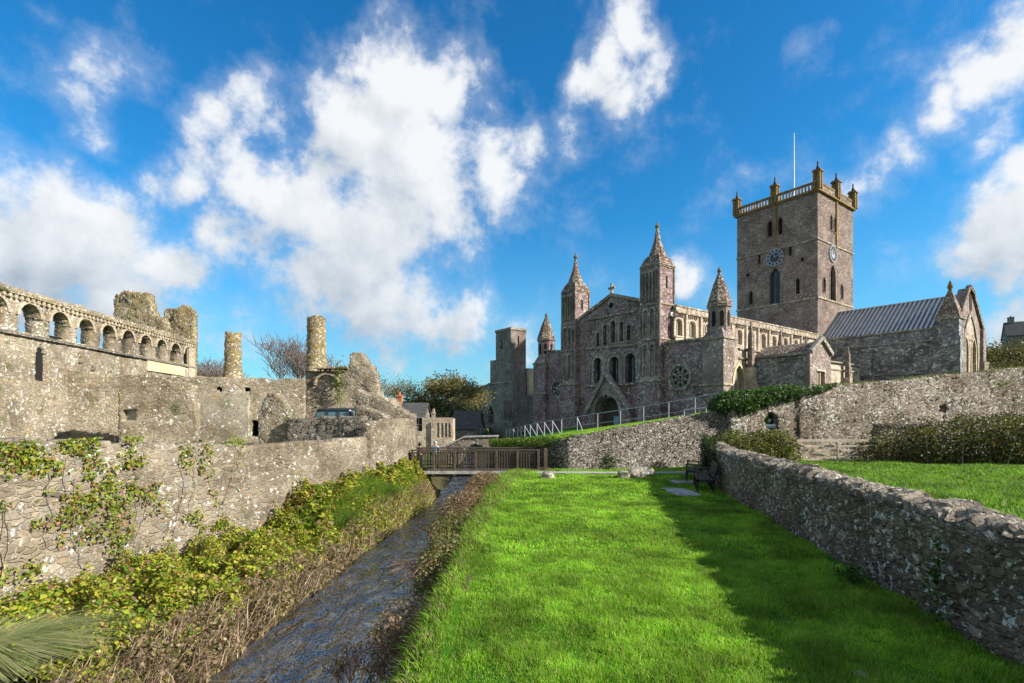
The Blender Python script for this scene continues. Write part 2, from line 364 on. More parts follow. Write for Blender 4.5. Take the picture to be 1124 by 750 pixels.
class MB:
    def __init__(self): self.v = []; self.f = []
    def add(self, verts, faces):
        b = len(self.v); self.v += [tuple(p) for p in verts]; self.f += [tuple(i + b for i in f) for f in faces]; return self
    def box(self, a, b, taper=0.0, rz=0.0):
        x0, y0, z0 = a; x1, y1, z1 = b; t = taper
        vs = [(x0, y0, z0), (x1, y0, z0), (x1, y1, z0), (x0, y1, z0), (x0 + t, y0 + t, z1), (x1 - t, y0 + t, z1), (x1 - t, y1 - t, z1), (x0 + t, y1 - t, z1)]
        if rz:
            cx, cy = (x0 + x1) / 2, (y0 + y1) / 2; c, s = math.cos(rz), math.sin(rz)
            vs = [(cx + (x - cx) * c - (y - cy) * s, cy + (x - cx) * s + (y - cy) * c, z) for x, y, z in vs]
        return self.add(vs, [(0, 3, 2, 1), (4, 5, 6, 7), (0, 1, 5, 4), (1, 2, 6, 5), (2, 3, 7, 6), (3, 0, 4, 7)])
    def bar(self, p, q, w, h=None, n=4, up=(0, 0, 1)):
        """prism bar of width w and height h between p and q"""
        h = h or w; p = Vector(p); q = Vector(q); d = (q - p).normalized(); u = Vector(up)
        if abs(d.dot(u)) > .97: u = Vector((0, 1, 0))
        s = d.cross(u).normalized(); u2 = s.cross(d)
        vs = []
        for c in (p, q):
            if n == 4: ring = [(-.5, -.5), (.5, -.5), (.5, .5), (-.5, .5)]
            else: ring = [(.5 * math.cos(2 * math.pi * k / n), .5 * math.sin(2 * math.pi * k / n)) for k in range(n)]
            vs += [c + s * (a * w) + u2 * (b * h) for a, b in ring]
        fs = [tuple(range(n))[::-1], tuple(range(n, 2 * n))] + [(k, (k + 1) % n, n + (k + 1) % n, n + k) for k in range(n)]
        return self.add(vs, fs)
    def lathe(self, c, prof, n=8, rot=0.0, sq=False):
        """prof list of (radius,z)"""
        vs = []; fs = []
        for r, z in prof:
            for k in range(n):
                a = rot + 2 * math.pi * k / n; vs.append((c[0] + r * math.cos(a), c[1] + r * math.sin(a), z))
        m = len(prof)
        for j in range(m - 1):
            for k in range(n): fs.append((j * n + k, j * n + (k + 1) % n, (j + 1) * n + (k + 1) % n, (j + 1) * n + k))
        fs.append(tuple(range(n))[::-1]); fs.append(tuple(range((m - 1) * n, m * n)))
        return self.add(vs, fs)
    def slab(self, O, ax, nrm, outline, holes=(), thick=.5):
        """flat wall: 2D outline with holes in the plane (ax, up), front at O, going back by thick"""
        O = Vector(O); ax = Vector(ax); nrm = Vector(nrm); up = Vector((0, 0, 1))
        loops = [[Vector((p[0], p[1], 0)) for p in outline]] + [[Vector((p[0], p[1], 0)) for p in h] for h in holes]
        tri = tessellate_polygon(loops); flat = [p for lp in loops for p in lp]
        fr = [O + ax * p.x + up * p.y for p in flat]; bk = [p - nrm * thick for p in fr]; n = len(flat)
        fs = []
        for t_ in tri:
            a, b_, c = (flat[i] for i in t_)
            cr = (b_ - a).cross(c - a).z
            # orient front faces along nrm
            s = ax.cross(up).dot(nrm)
            t2 = t_ if cr * s > 0 else t_[::-1]
            fs.append(tuple(t2)); fs.append(tuple(i + n for i in t2[::-1]))
        k = 0
        for lp in loops:
            m = len(lp)
            for i in range(m): a, b_ = k + i, k + (i + 1) % m; fs.append((a, b_, b_ + n, a + n))
            k += m
        return self.add(fr + bk, fs)
    def build(self, name, mat, parent=None, smooth=False, fix=True, bevel=0):
        me = bpy.data.meshes.new(name); me.from_pydata(self.v, [], self.f)
        if fix or bevel:
            bm = bmesh.new(); bm.from_mesh(me)
            if fix: bmesh.ops.recalc_face_normals(bm, faces=bm.faces)
            if bevel: bmesh.ops.bevel(bm, geom=bm.edges[:], offset=bevel, segments=1, affect='EDGES', profile=.5)
            bm.to_mesh(me); bm.free()
        if smooth: me.polygons.foreach_set('use_smooth', np.ones(len(me.polygons), dtype=bool))
        me.materials.append(mat); me.update()
        o = bpy.data.objects.new(name, me); COL.objects.link(o)
        if parent is not None: o.parent = parent
        return o

def arch(cx, z0, w, h, kind='round', n=8):
    """opening outline: cx centre, z0 sill, w width, h total height"""
    pts = [(cx - w / 2, z0)]
    if kind == 'rect': return [(cx - w / 2, z0), (cx + w / 2, z0), (cx + w / 2, z0 + h), (cx - w / 2, z0 + h)]
    if kind == 'round':
        r = w / 2; zs = z0 + h - r
        pts = [(cx + w / 2, z0)] + [(cx + r * math.cos(math.pi * k / n), zs + r * math.sin(math.pi * k / n)) for k in range(n + 1)] + [(cx - w / 2, z0)]
    else:   # pointed
        r = w; rise = r * math.sin(R(60)); zs = z0 + h - rise
        pts = [(cx + w / 2, z0)]
        m = n // 2
        pts += [(cx - w / 2 + r * math.cos(R(60) * k / m), zs + r * math.sin(R(60) * k / m)) for k in range(m + 1)]
        pts += [(cx + w / 2 - r * math.cos(R(60) * k / m), zs + r * math.sin(R(60) * k / m)) for k in range(m - 1, -1, -1)]
        pts += [(cx - w / 2, z0)]
    return pts
def circ(cx, cz, r, n=20): return [(cx + r * math.cos(2 * math.pi * k / n), cz + r * math.sin(2 * math.pi * k / n)) for k in range(n)]

# value noise, vectorised
_tab = np.random.default_rng(3).random((64, 64, 64)).astype(np.float32)
def vnoise(x, y, z=0.0):
    x, y, z = np.broadcast_arrays(np.asarray(x, float), np.asarray(y, float), np.asarray(z, float))
    xi, yi, zi = np.floor(x).astype(int), np.floor(y).astype(int), np.floor(z).astype(int)
    fx, fy, fz = x - xi, y - yi, z - zi
    fx, fy, fz = [f * f * (3 - 2 * f) for f in (fx, fy, fz)]
    r = 0
    for dx in (0, 1):
        for dy in (0, 1):
            for dz in (0, 1):
                w = (fx if dx else 1 - fx) * (fy if dy else 1 - fy) * (fz if dz else 1 - fz)
                r = r + w * _tab[(xi + dx) % 64, (yi + dy) % 64, (zi + dz) % 64]
    return r
def fbm(x, y, z=0.0, o=4):
    s = 0; a = .5; t = 0
    for k in range(o): s = s + a * vnoise(np.asarray(x) * 2 ** k + 7.3 * k, np.asarray(y) * 2 ** k + 3.1 * k, np.asarray(z) * 2 ** k); t += a; a *= .5
    return s / t
def sst(a, b, x): t = np.clip((x - a) / (b - a), 0, 1); return t * t * (3 - 2 * t)

def gridwall(name, path, zb, zt, thick, cell, mat, parent=None, holes=None, rough=.05, seed=0, smooth=True, rz=1.0):
    """a rubble wall along a plan path; zb/zt bottom and top as functions of arc length; holes(s,z)->bool; front is on the right of the path"""
    P = np.array(path, float); seg = np.linalg.norm(P[1:] - P[:-1], axis=1); cum = np.r_[0, np.cumsum(seg)]; L = cum[-1]
    ns = max(2, int(round(L / cell))); S = np.linspace(0, L, ns + 1)
    X = np.interp(S, cum, P[:, 0]); Y = np.interp(S, cum, P[:, 1])
    T = np.stack([np.gradient(X), np.gradient(Y)], 1); T /= np.linalg.norm(T, axis=1)[:, None]; N = np.stack([T[:, 1], -T[:, 0]], 1)
    zlo = min(zb(s) for s in S); zhi = max(zt(s) for s in S); nz = int(math.ceil((zhi - zlo) / cell)); Z = zlo + np.arange(nz + 1) * cell
    sc = (S[1:] + S[:-1]) / 2; zc = (Z[1:] + Z[:-1]) / 2
    top = np.array([zt(s) for s in sc]); bot = np.array([zb(s) for s in sc])
    mask = (zc[None, :] <= top[:, None]) & (zc[None, :] >= bot[:, None] - cell)
    if holes: mask &= ~holes(sc[:, None] + 0 * zc[None, :], zc[None, :] + 0 * sc[:, None])
    SS, ZZ = np.meshgrid(S, Z, indexing='ij')
    js = (vnoise(SS / cell * .9 + seed, ZZ / cell * .9) - .5) * cell * .7
    jz = (vnoise(SS / cell * .9 + seed + 31, ZZ / cell * .9 + 9) - .5) * cell * .9 * rz
    out = (fbm(SS * .8 + seed, ZZ * .8 + 5, 0, 4) - .5) * rough * 2.4
    out2 = (fbm(SS * .8 + seed + 20, ZZ * .8 + 5, 0, 4) - .5) * rough * 2.4
    nv = (ns + 1) * (nz + 1)
    def sheet(off):
        x = X[:, None] + N[:, 0][:, None] * off + T[:, 0][:, None] * js; y = Y[:, None] + N[:, 1][:, None] * off + T[:, 1][:, None] * js
        return np.stack([x, y, ZZ + jz], -1).reshape(-1, 3)
    V = np.concatenate([sheet(out), sheet(-thick + out2)])
    idx = np.arange(nv).reshape(ns + 1, nz + 1)
    i, j = np.nonzero(mask)
    q = np.stack([idx[i, j], idx[i + 1, j], idx[i + 1, j + 1], idx[i, j + 1]], 1)
    fs = [q, q[:, ::-1] + nv]
    pm = np.pad(mask, 1)
    for di, dj, a, b in ((-1, 0, (0, 1), (0, 0)), (1, 0, (1, 0), (1, 1)), (0, -1, (0, 0), (1, 0)), (0, 1, (1, 1), (0, 1))):
        e = mask & ~pm[1 + di:1 + di + ns, 1 + dj:1 + dj + nz]
        i, j = np.nonzero(e)
        A = idx[i + a[0], j + a[1]]; B = idx[i + b[0], j + b[1]]
        fs.append(np.stack([B, A, A + nv, B + nv], 1))
    Fq = np.concatenate(fs)
    used, inv = np.unique(Fq.ravel(), return_inverse=True)
    return mesh_obj(name, V[used], inv.reshape(Fq.shape), mat, parent, smooth)

def pick(pal, n, r=rng, var=.18):
    pal = np.array(pal, float); w = pal[:, 3] if pal.shape[1] > 3 else np.ones(len(pal)); c = pal[r.choice(len(pal), n, p=w / w.sum()), :3]
    return c * (1 + (r.random((n, 1)) - .5) * 2 * var)

def leaves(name, P, size, pal, mat=None, parent=None, up=None, flat=.5, aspect=.75, cols=None):
    """one quad per leaf, random facing; up = preferred normals"""
    n = len(P); size = np.broadcast_to(size, (n,)) * (.6 + .8 * rng.random(n))
    nr = rng.normal(size=(n, 3)); nr /= np.linalg.norm(nr, axis=1)[:, None]
    pref = np.array([0, 0, 1.0]) if up is None else up
    nr = nr * (1 - flat) + pref * flat; nr /= np.linalg.norm(nr, axis=1)[:, None] + 1e-9
    a = np.cross(nr, rng.normal(size=(n, 3))); a /= np.linalg.norm(a, axis=1)[:, None] + 1e-9; b = np.cross(nr, a)
    s = size[:, None]
    V = np.stack([P - a * s * .5, P + b * s * aspect * .5, P + a * s * .55, P - b * s * aspect * .5], 1).reshape(-1, 3)
    V[1::4] += nr * s * .12; V[3::4] += nr * s * .12
    c = pick(pal, n) if cols is None else cols
    return mesh_obj(name, V, np.arange(4 * n).reshape(n, 4), mat or LEAF, parent, False, np.repeat(c, 4, 0))

def blades(name, P, h, w, pal, lean=.5, leandir=None, mat=None, parent=None, cols=None):
    """grass blades: 5-vertex bent strips (quad + tip)"""
    n = len(P); h = np.broadcast_to(h, (n,)) * (.6 + .8 * rng.random(n)); w = np.broadcast_to(w, (n,))
    th = rng.random(n) * 2 * np.pi; side = np.stack([np.cos(th), np.sin(th), 0 * th], 1) * w[:, None] * .5
    ln = rng.normal(size=(n, 3)) * lean; ln[:, 2] = 0
    if leandir is not None: ln = ln + leandir
    H = h[:, None]; up = np.array([0, 0, 1.0])
    mid = P + up * H * .6 + ln * H * .35; tip = P + up * H * (1 - .15 * np.linalg.norm(ln, axis=1)[:, None]) + ln * H * 1.0
    V = np.stack([P - side, P + side, mid + side * .75, mid - side * .75, tip], 1).reshape(-1, 3)
    b = np.arange(n)[:, None] * 5
    # quads for lower part and a degenerate-free triangle pair for the tip, stored as triangles
    Fc = np.concatenate([b + np.array([0, 1, 2]), b + np.array([0, 2, 3]), b + np.array([3, 2, 4])])
    c = pick(pal, n) if cols is None else cols
    return mesh_obj(name, V, Fc, mat or GRASS, parent, False, np.repeat(c, 5, 0))

def tubes_mesh(segs, n=5):
    """segs: list of (p, q, r0, r1) -> verts, faces"""
    V = []; Fc = []
    for p, q, r0, r1 in segs:
        p = Vector(p); q = Vector(q); d = q - p
        if d.length < 1e-6: continue
        d.normalize(); u = Vector((0, 0, 1)) if abs(d.z) < .9 else Vector((1, 0, 0)); s = d.cross(u).normalized(); u = s.cross(d); b = len(V)
        for c, r in ((p, r0), (q, r1)):
            for k in range(n): a = 2 * math.pi * k / n; V.append(c + s * (r * math.cos(a)) + u * (r * math.sin(a)))
        for k in range(n): Fc.append((b + k, b + (k + 1) % n, b + n + (k + 1) % n, b + n + k))
    return V, Fc

def blob(c, s, seed=0, amp=.25, freq=1.6, sub=3, flat_bottom=None):
    """rounded irregular stone: returns verts, faces"""
    bm = bmesh.new(); bmesh.ops.create_icosphere(bm, subdivisions=sub, radius=1)
    V = np.array([v.co[:] for v in bm.verts]); Fc = [tuple(v.index for v in f.verts) for f in bm.faces]; bm.free()
    n = fbm(V[:, 0] * freq + seed, V[:, 1] * freq + seed * 1.7, V[:, 2] * freq, 3) - .5
    V = np.sign(V) * np.abs(V) ** .75
    V = V * (1 + n[:, None] * amp * 2.2) * np.array(s)
    if flat_bottom is not None: V[:, 2] = np.maximum(V[:, 2], flat_bottom)
    return V + np.array(c), Fc

# ------------------------------------------------------------------ terrain
WATER_Z = -1.2
def XL(Y): return np.interp(Y, [-12, 3, 6.6, 9, 12.6, 16, 19.6, 26, 40, 80], [-4.6, -4.3, -3.95, -3.9, -3.75, -3.5, -3.2, -3.1, -3.5, -6])
def XR(Y): return np.interp(Y, [-12, 4, 6.6, 8.3, 10.6, 13.5, 16, 18.7, 28, 40, 80], [-1.4, -1.35, -1.4, -1.4, -1.7, -1.5, -1.75, -1.7, -1.5, -2.0, -4.5])
def XE(Y): return np.interp(Y, [-12, 3, 7, 12.3, 16, 18.5, 20.5, 21.4, 30, 40, 80], [-.70, -.70, -.62, -.28, .05, .32, .9, 2.1, -.9, -1.5, -4])
def XW(Y): return np.interp(Y, [-12, 8.5, 18, 21.3, 22.5, 80], [-15, -8.5, -5.08, -4.05, -4.3, -7])
WR = [(3.9, -4), (4.42, 3.5), (6.3, 15.3), (7.55, 19.9)]       # plan of the field wall
def XF(Y): return np.interp(Y, [p[1] for p in WR] + [23], [p[0] for p in WR] + [8.6])
def baseL(Y): return np.interp(Y, [-12, 8, 13.1, 13.9, 15, 16.3, 21, 23], [-1.0, -.95, -1.0, -.6, .0, -.1, .0, -.9])
def YB(x): return np.interp(x, [-5, 2.3, 9.6, 9.7, 24, 60], [21.4, 21.4, 23.0, 22.85, 24.55, 29])
def H(x, y):
    x = np.asarray(x, float); y = np.asarray(y, float)
    xl, xr, xe, xw = XL(y), XR(y), XE(y), XW(y)
    t = np.clip((x - xr) / np.maximum(xe - xr, .05), 0, 1)
    right_bank = -1.3 + 1.3 * (t ** .8) * (3 - 2 * t ** .8) * t ** .2
    tl = np.clip((xl - x) / np.maximum(xl - xw, .3), 0, 1)
    left_bank = -1.3 + (baseL(y) + 1.3) * np.clip(tl * 1.25, 0, 1) ** .6
    plate = np.where((y < 22) | (x < -9.3), .9, -.9)
    und = (fbm(x * .5, y * .5, 1) - .5) * .10
    z = np.where(x < xw - .3, plate, np.where(x < xl, left_bank, np.where(x < xr, -1.5, np.where(x < xe, right_bank, und * .6))))
    fld = np.interp(y, [-12, 8, 21], [.95, .9, .34]) + und * 2
    z = np.where((x > XF(y) + .2) & (y < YB(x)) & (x > 3.5), fld, z)
    z = np.where((y >= 19.6) & (y < YB(x)) & (x > 7.2) & (x < 10.5), np.interp(x, [7.2, 10.0], [0, .4]), z)
    # upper slope above the retaining wall
    slope = np.minimum(1.2 + .17 * (x - 2.4) - .034 * (y - 21.7), 2.5)
    rail = np.interp(y, [21, 27, 30, 39, 56, 70], [11, 9.6, 6.4, 3.06, -.6, -3])       # the path along the rail
    beyond = sst(1.0, 9.0, x - rail) * sst(24, 34, y)
    up = slope * (1 - beyond) + np.minimum(slope, .75) * beyond
    upper = (y > YB(x)) & (x > xe + .25)
    z = np.where(upper & (y < 90), up, z)
    r = np.hypot(x, y)
    far = sst(75, 190, r)
    hill = 17.5 * np.exp(-(((x - 125) / 42) ** 2 + ((y - 120) / 45) ** 2)) + 9 * np.exp(-((x + 20) / 130) ** 2) * sst(90, 230, y)
    base = np.where(x < xw, -.9, np.where(x < xe, z, np.minimum(z, 1.0)))
    z = np.where(r > 75, np.where((x >= xw) & (x < xe), z * (1 - far) - .2 * far, z * (1 - far) + .4 * far), z) + hill * np.where((x > xl - 2) & (x < xr + 2), far, 1) + far * (fbm(x * .01, y * .01) - .5) * 8
    return z
gx = np.r_[-4000, -2500, -1500, -900, -600, -400, -300, -220, np.arange(-170, -40, 6), np.arange(-40, -14, 1.0), np.arange(-14, 14, .14), np.arange(14, 40, 1.0), np.arange(40, 200, 5), 240, 300, 400, 600, 900, 1500, 2500, 4000]
gy = np.r_[-4000, -1500, -600, -250, -100, -50, np.arange(-25, -3, 1.0), np.arange(-3, 24.4, .16), np.arange(24.4, 60, .6), np.arange(60, 240, 4), 260, 320, 400, 600, 900, 1500, 2500, 4000]
GX, GY = np.meshgrid(gx, gy, indexing='ij'); GZ = H(GX, GY)
Vg = np.stack([GX, GY, GZ], -1).reshape(-1, 3); idg = np.arange(len(Vg)).reshape(GX.shape)
quads = np.stack([idg[:-1, :-1], idg[1:, :-1], idg[1:, 1:], idg[:-1, 1:]], -1).reshape(-1, 4)
ctr = Vg[quads].mean(1); cx_, cy_ = ctr[:, 0], ctr[:, 1]
reg = np.zeros(len(quads), int)
nearY = (cy_ > -12) & (cy_ < 60)
reg[(cx_ < XE(cy_)) & (cx_ > XW(cy_)) & nearY] = 2
reg[(cx_ >= XE(cy_)) & (cx_ < XF(cy_) + .2) & (cy_ > -12) & (cy_ < YB(cx_))] = 1
reg[(cx_ >= XF(cy_) + .2) & (cy_ > -12) & (cy_ < YB(cx_)) & (cx_ < 60)] = 3
reg[(cy_ >= YB(cx_)) & (cx_ >= XE(cy_)) & (cy_ < 60) & (cx_ < 10)] = 4
for k, nm, mt in ((0, 'ground', 'land'), (1, 'lawn', 'lawn'), (2, 'stream_bank', 'bank'), (3, 'pasture', 'field'), (4, 'grass_slope', 'lawn')):
    q = quads[reg == k]; u, inv = np.unique(q.ravel(), return_inverse=True)
    o = mesh_obj(nm, Vg[u], inv.reshape(-1, 4), M[mt], smooth=True); tag(o, kind='structure')
# stream
ys = np.linspace(-12, 75, 160); ts = np.linspace(0, 1, 14)
xa = XL(ys) - .35; xb = XR(ys) + .35
Vw = np.stack([xa[:, None] + (xb - xa)[:, None] * ts, ys[:, None] + 0 * ts, np.full((160, 14), WATER_Z)], -1).reshape(-1, 3)
idw = np.arange(160 * 14).reshape(160, 14)
o = mesh_obj('stream_water', Vw, np.stack([idw[:-1, :-1], idw[:-1, 1:], idw[1:, 1:], idw[1:, :-1]], -1).reshape(-1, 4), M['water'], smooth=True); tag(o, kind='structure')
# path across the end of the lawn
pv = []; pxs = np.linspace(.9, 7.4, 30)
for x_ in pxs:
    w_ = .33 + .04 * math.sin(x_ * 3); pv += [(x_, 20.0 - w_, float(H(x_, 19.7)) + .03), (x_, 20.0 + w_, float(H(x_, 20.3)) + .03)]
o = mesh_obj('path', pv, [(2 * i, 2 * i + 2, 2 * i + 3, 2 * i + 1) for i in range(29)], M['path']); tag(o, kind='structure')

# ------------------------------------------------------------------ walls
def ztop(path, ctrl, seed=0, amp=.08, fr=1.3):
    """ctrl: list of (s, z)"""
    a = [c[0] for c in ctrl]; b = [c[1] for c in ctrl]
    return lambda s: float(np.interp(s, a, b) + (fbm(s * fr + seed, seed * 1.3, 0, 4) - .5) * 2 * amp)
def plen(path): P = np.array(path, float); return float(np.linalg.norm(P[1:] - P[:-1], axis=1).sum())

# field wall along the right of the lawn (front faces the lawn)
fw = thing('field_wall', 'low mossy rubble wall with rough coping running along the right side of the lawn', 'wall', (0, 0, 0))
pth = WR[::-1]
gridwall('wall_face', pth, lambda s: -.15, lambda s: 1.13, .42, .045, M['near'], fw, seed=3, rough=.05)
P = np.array(pth, float); seg = np.linalg.norm(P[1:] - P[:-1], axis=1); cum = np.r_[0, np.cumsum(seg)]
V = []; Fc = []; s = .05; k = 0
while s < cum[-1] - 5.5:
    x = np.interp(s, cum, P[:, 0]); y = np.interp(s, cum, P[:, 1]); i = min(len(seg) - 1, int(np.searchsorted(cum, s) - 1)); i = max(i, 0)
    T = (P[i + 1] - P[i]) / seg[i]; N = np.array([T[1], -T[0]])
    w = .05 + .07 * random.random(); h = .07 + .09 * random.random(); d = .19 + .07 * random.random()
    bv, bf = blob((0, 0, 0), (d, w * .56, h), seed=k, amp=.55, freq=2.3, sub=3)
    lean = .25 + .6 * random.random(); yaw = random.uniform(-.35, .35)
    rot = Matrix.Rotation(math.atan2(N[1], N[0]) + yaw, 3, 'Z') @ Matrix.Rotation(lean, 3, 'X')
    bv = bv @ np.array(rot).T
    off = random.uniform(-.035, .035)
    bv = bv + np.array([x - N[0] * (.21 + off), y - N[1] * (.21 + off), 1.15 + random.uniform(-.02, .05)])
    Fc += [tuple(q + len(V) for q in f) for f in bf]; V += bv.tolist(); s += w * .95; k += 1
mesh_obj('coping', V, Fc, M['coping'], fw)

# river wall
rw = thing('river_wall', 'long lichened rubble wall rising from the bramble bank on the left of the stream', 'wall')
pr = [(-10.1, 4), (-8.5, 8.5), (-5.05, 18.05)]
L1 = plen(pr); gridwall('wall_face', pr, lambda s: -1.5, ztop(pr, [(0, 2.0), (4.7, 1.88), (8, 1.62), (L1 * .7, 1.48), (L1, 1.48)], 4, .07), .6, .065, M['river'], rw, seed=11, rough=.13)
rw2 = thing('wall_end', 'taller pale rubble wall end standing against the left end of the footbridge', 'wall')
pr = [(-4.98, 18.0), (-4.55, 19.6), (-4.08, 21.5), (-4.5, 22.6), (-7.6, 22.9)]
gridwall('wall_face', pr, lambda s: -1.3, ztop(pr, [(0, 2.02), (2, 2.14), (3.5, 2.08), (7, 2.0)], 9, .06), .5, .07, M['river'], rw2, seed=21, rough=.10)
# rubble mass above the wall end
rb = thing('rubble_wall', 'sloping heap of broken rubble wall above the river wall end behind the footbridge', 'wall')
pr = [(-7.0, 22.9), (-4.5, 22.9)]
gridwall('wall_face', pr, lambda s: .5, ztop(pr, [(0, 3.45), (.7, 3.15), (1.3, 2.75), (2.0, 2.5), (2.6, 2.2)], 5, .14, 2), 1.3, .08, M['river'], rb, seed=8, rough=.12)
pr = [(-6.55, 21.3), (-5.2, 21.15)]
gridwall('wall_face', pr, lambda s: .5, ztop(pr, [(0, 2.75), (.8, 2.45), (1.4, 2.1)], 6, .12, 2), .8, .08, M['river'], rb, seed=18, rough=.1)
dk = thing('course_wall', 'short dark coursed stone wall in front of the parked car', 'wall')
pr = [(-8.45, 19.3), (-5.55, 18.95)]
gridwall('wall_face', pr, lambda s: .6, ztop(pr, [(0, 2.12), (2, 2.2), (3, 2.2)], 2, .04), .45, .07, M['darkriver'], dk, seed=5, rough=.08)

# retaining wall behind the lawn
rt = thing('retaining_wall', 'retaining wall of small split stones rising to the right below the railed path', 'wall')
pr = [(-1.4, 38), (-.9, 30), (1.75, 21.6), (2.35, 21.15), (9.75, 22.75)]
q0 = math.hypot(.5, 8); q1 = q0 + math.hypot(2.65, 8.2); q2 = q1 + math.hypot(.6, .45)
gridwall('wall_face', pr, lambda s: -1.3 if s < q1 else -.1, ztop(pr, [(0, .1), (q0, .62), (q1, 1.1), (q2, 1.28), (q2 + 6.4, 2.3), (q2 + 8, 2.5)], 12, .05, 2), .5, .06, M['retain'], rt, seed=31, rough=.05)

# tall boundary wall
hw = thing('boundary_wall', 'high crumbling rubble wall with tufted top behind the pasture gate and hedges', 'wall')
pr = [(9.62, 22.42), (12.92, 22.86)]
gridwall('wall_face', pr, lambda s: -.1, ztop(pr, [(0, 3.05), (3.3, 3.38)], 3, .05), .9, .075, M['high'], hw, holes=lambda s, z: (np.abs(s - 1.95) < .34) & (z > 1.66) & (z < 2.05 + np.sqrt(np.maximum(0, .34 ** 2 - (s - 1.95) ** 2)) * .9), seed=41, rough=.05)
pr = [(12.85, 22.72), (24, 24.1), (34, 25.3), (50, 27.5)]
gridwall('wall_face', pr, lambda s: -.1, ztop(pr, [(0, 3.36), (1.5, 3.55), (4, 3.75), (11.2, 4.45), (22, 5.0), (38, 5.6)], 13, .09, 1.6), 1.0, .08, M['high'], hw,
         holes=lambda s, z: ((np.abs(s - 7.15) < .18) & (z > 2.38) & (z < 2.80)) | ((np.abs(s - 7.2) < .1) & (z > 1.95) & (z < 2.3)), seed=51, rough=.07)
MB().bar((11.0, 23.02, 2.0), (12.1, 23.17, 2.0), .05, 1.1).bar((19.4, 24.05, 2.35), (20.6, 24.2, 2.35), .05, .9).build('recess_shade_panel', M['inner_shade'], hw)  # near-black panels painted as the shade inside niche and wall holes
sg = thing('niche_sign', 'small pale notice board inside the arched niche of the boundary wall', 'sign', (11.58, 22.88, 1.66))
MB().box((-.26, -.03, .10), (.26, .02, .20)).build('board', M['signp'], sg)
MB().box((-.30, -.05, .03), (.30, .03, .08)).build('ledge', M['slab'], sg)
MB().box((-.10, -.03, .30), (.02, .0, .44)).build('plaque', M['clockf'], sg)
lw = thing('coped_wall', 'short wall stub topped with slanted upright coping stones beside the pasture gate', 'wall')
gridwall('wall_face', [(15.15, 21.2), (17.6, 21.2)], lambda s: .1, lambda s: 1.68, .3, .08, M['high'], lw, seed=61)
V = []; Fc = []
for k in range(15):
    bv, bf = blob((0, 0, 0), (.055, .2, .15), seed=k + 60, amp=.25, sub=2); rot = Matrix.Rotation(-.5, 3, 'Y'); bv = bv @ np.array(rot).T + np.array([15.25 + k * .16, 21.33, 1.78])
    Fc += [tuple(q + len(V) for q in f) for f in bf]; V += bv.tolist()
mesh_obj('coping', V, Fc, M['coping'], lw, smooth=True)

# little stone bridge beyond the footbridge
sb = thing('stone_bridge', 'small arched stone bridge over the stream behind the wooden footbridge', 'bridge')
gridwall('wall_face', [(-4.4, 34.0), (-1.0, 34.0)], lambda s: -1.6, ztop(None, [(0, .1), (1.2, .72), (3.4, .78)], 3, .02), .5, .08, M['darkriver'], sb,
         holes=lambda s, z: (np.abs(s - 2.0) < .95) & (z < -.55 + np.sqrt(np.maximum(0, .95 ** 2 - (s - 2.0) ** 2)) * .9), seed=71, rough=.05)
m_ = MB()
for a, b in (((-4.5, 34.2, .17), (-3.2, 34.2, .80)), ((-3.2, 34.2, .80), (-.9, 34.2, .86))): m_.bar(a, b, .6, .09)
m_.build('coping', M['slab'], sb)

# ------------------------------------------------------------------ ruined palace
pal = thing('ruined_palace', 'roofless palace ruin with an arcaded parapet and ragged corner turrets at the far left', 'building')
PX0, PY0, PK = -18.06, 18.0, -.143
def pX(Y): return PX0 + PK * (Y - PY0)
K1 = math.hypot(1, PK)
def palS(px, py):
    r = (px - PCX) / F; Y = (PX0 - PK * PY0) / (r - PK); return (Y - 8.0) * K1, EYE + (HZ - py) / F * Y
ppath = [(pX(8.0), 8.0), (pX(32.26), 32.26)]
ARC = [(19.28 + 1.518 * k - 8.0) * K1 for k in range(-7, 9)]
REC = []   # s centre, z0, z1, half width
for (px, y1, y0, w) in ((45, 378, 420, .26), (88, 391, 400, .17), (90, 455, 464, .17), (65, 371, 376, .34), (102, 402, 408, .25)):
    s_, z1 = palS(px, y1); _, z0 = palS(px, y0); REC.append((s_, z0, z1, w))
REC.append((palS(116, 430)[0], palS(116, 436)[1], palS(116, 427)[1], .5)); REC.append((palS(135, 450)[0], palS(135, 459)[1], palS(135, 442)[1], .34))
def pholes(s, z):
    h = np.zeros(s.shape, bool)
    for a in ARC: h |= (np.abs(s - a) < .5) & (z > 5.33) & (z < 6.0 + np.sqrt(np.maximum(0, .5 ** 2 - (s - a) ** 2)) * .98)
    for (a, z0, z1, w) in REC[:5]: h |= (np.abs(s - a) < w * np.clip((z1 - z) / .35, 0, 1) ** .7) & (z > z0) & (z < z1)
    for (a, z0, z1, w) in REC[5:6]: h |= (np.abs(s - a) < w) & (z > z0) & (z < z0 + (z1 - z0) * np.sqrt(np.maximum(0, 1 - ((s - a) / w) ** 2)))
    for (a, z0, z1, w) in REC[6:]: h |= (np.abs(s - a) < w) & (z > z0) & (z < z1)
    return h
gridwall('wall', ppath, lambda s: .3, ztop(None, [(0, 6.95), (30, 6.98)], 3, .035, 3), .52, .08, M['ruin'], pal, holes=pholes, seed=81, rough=.07)
def pal_pt(s, off, z):  # off outwards to the right of the wall
    Y = 8.0 + s / K1; n = Vector((1, -PK, 0)).normalized(); return Vector((pX(Y), Y, z)) + n * off
m_ = MB(); s = .1
while s < 24.4: m_.bar(pal_pt(s, .05, 6.60), pal_pt(s + .13, .05, 6.60), .16, .13); s += .262
m_.build('corbel_table', M['ruinflat'], pal)
MB().bar(pal_pt(0, .04, 6.74), pal_pt(24.45, .04, 6.74), .22, .10).build('cornice', M['lichenruin'], pal)
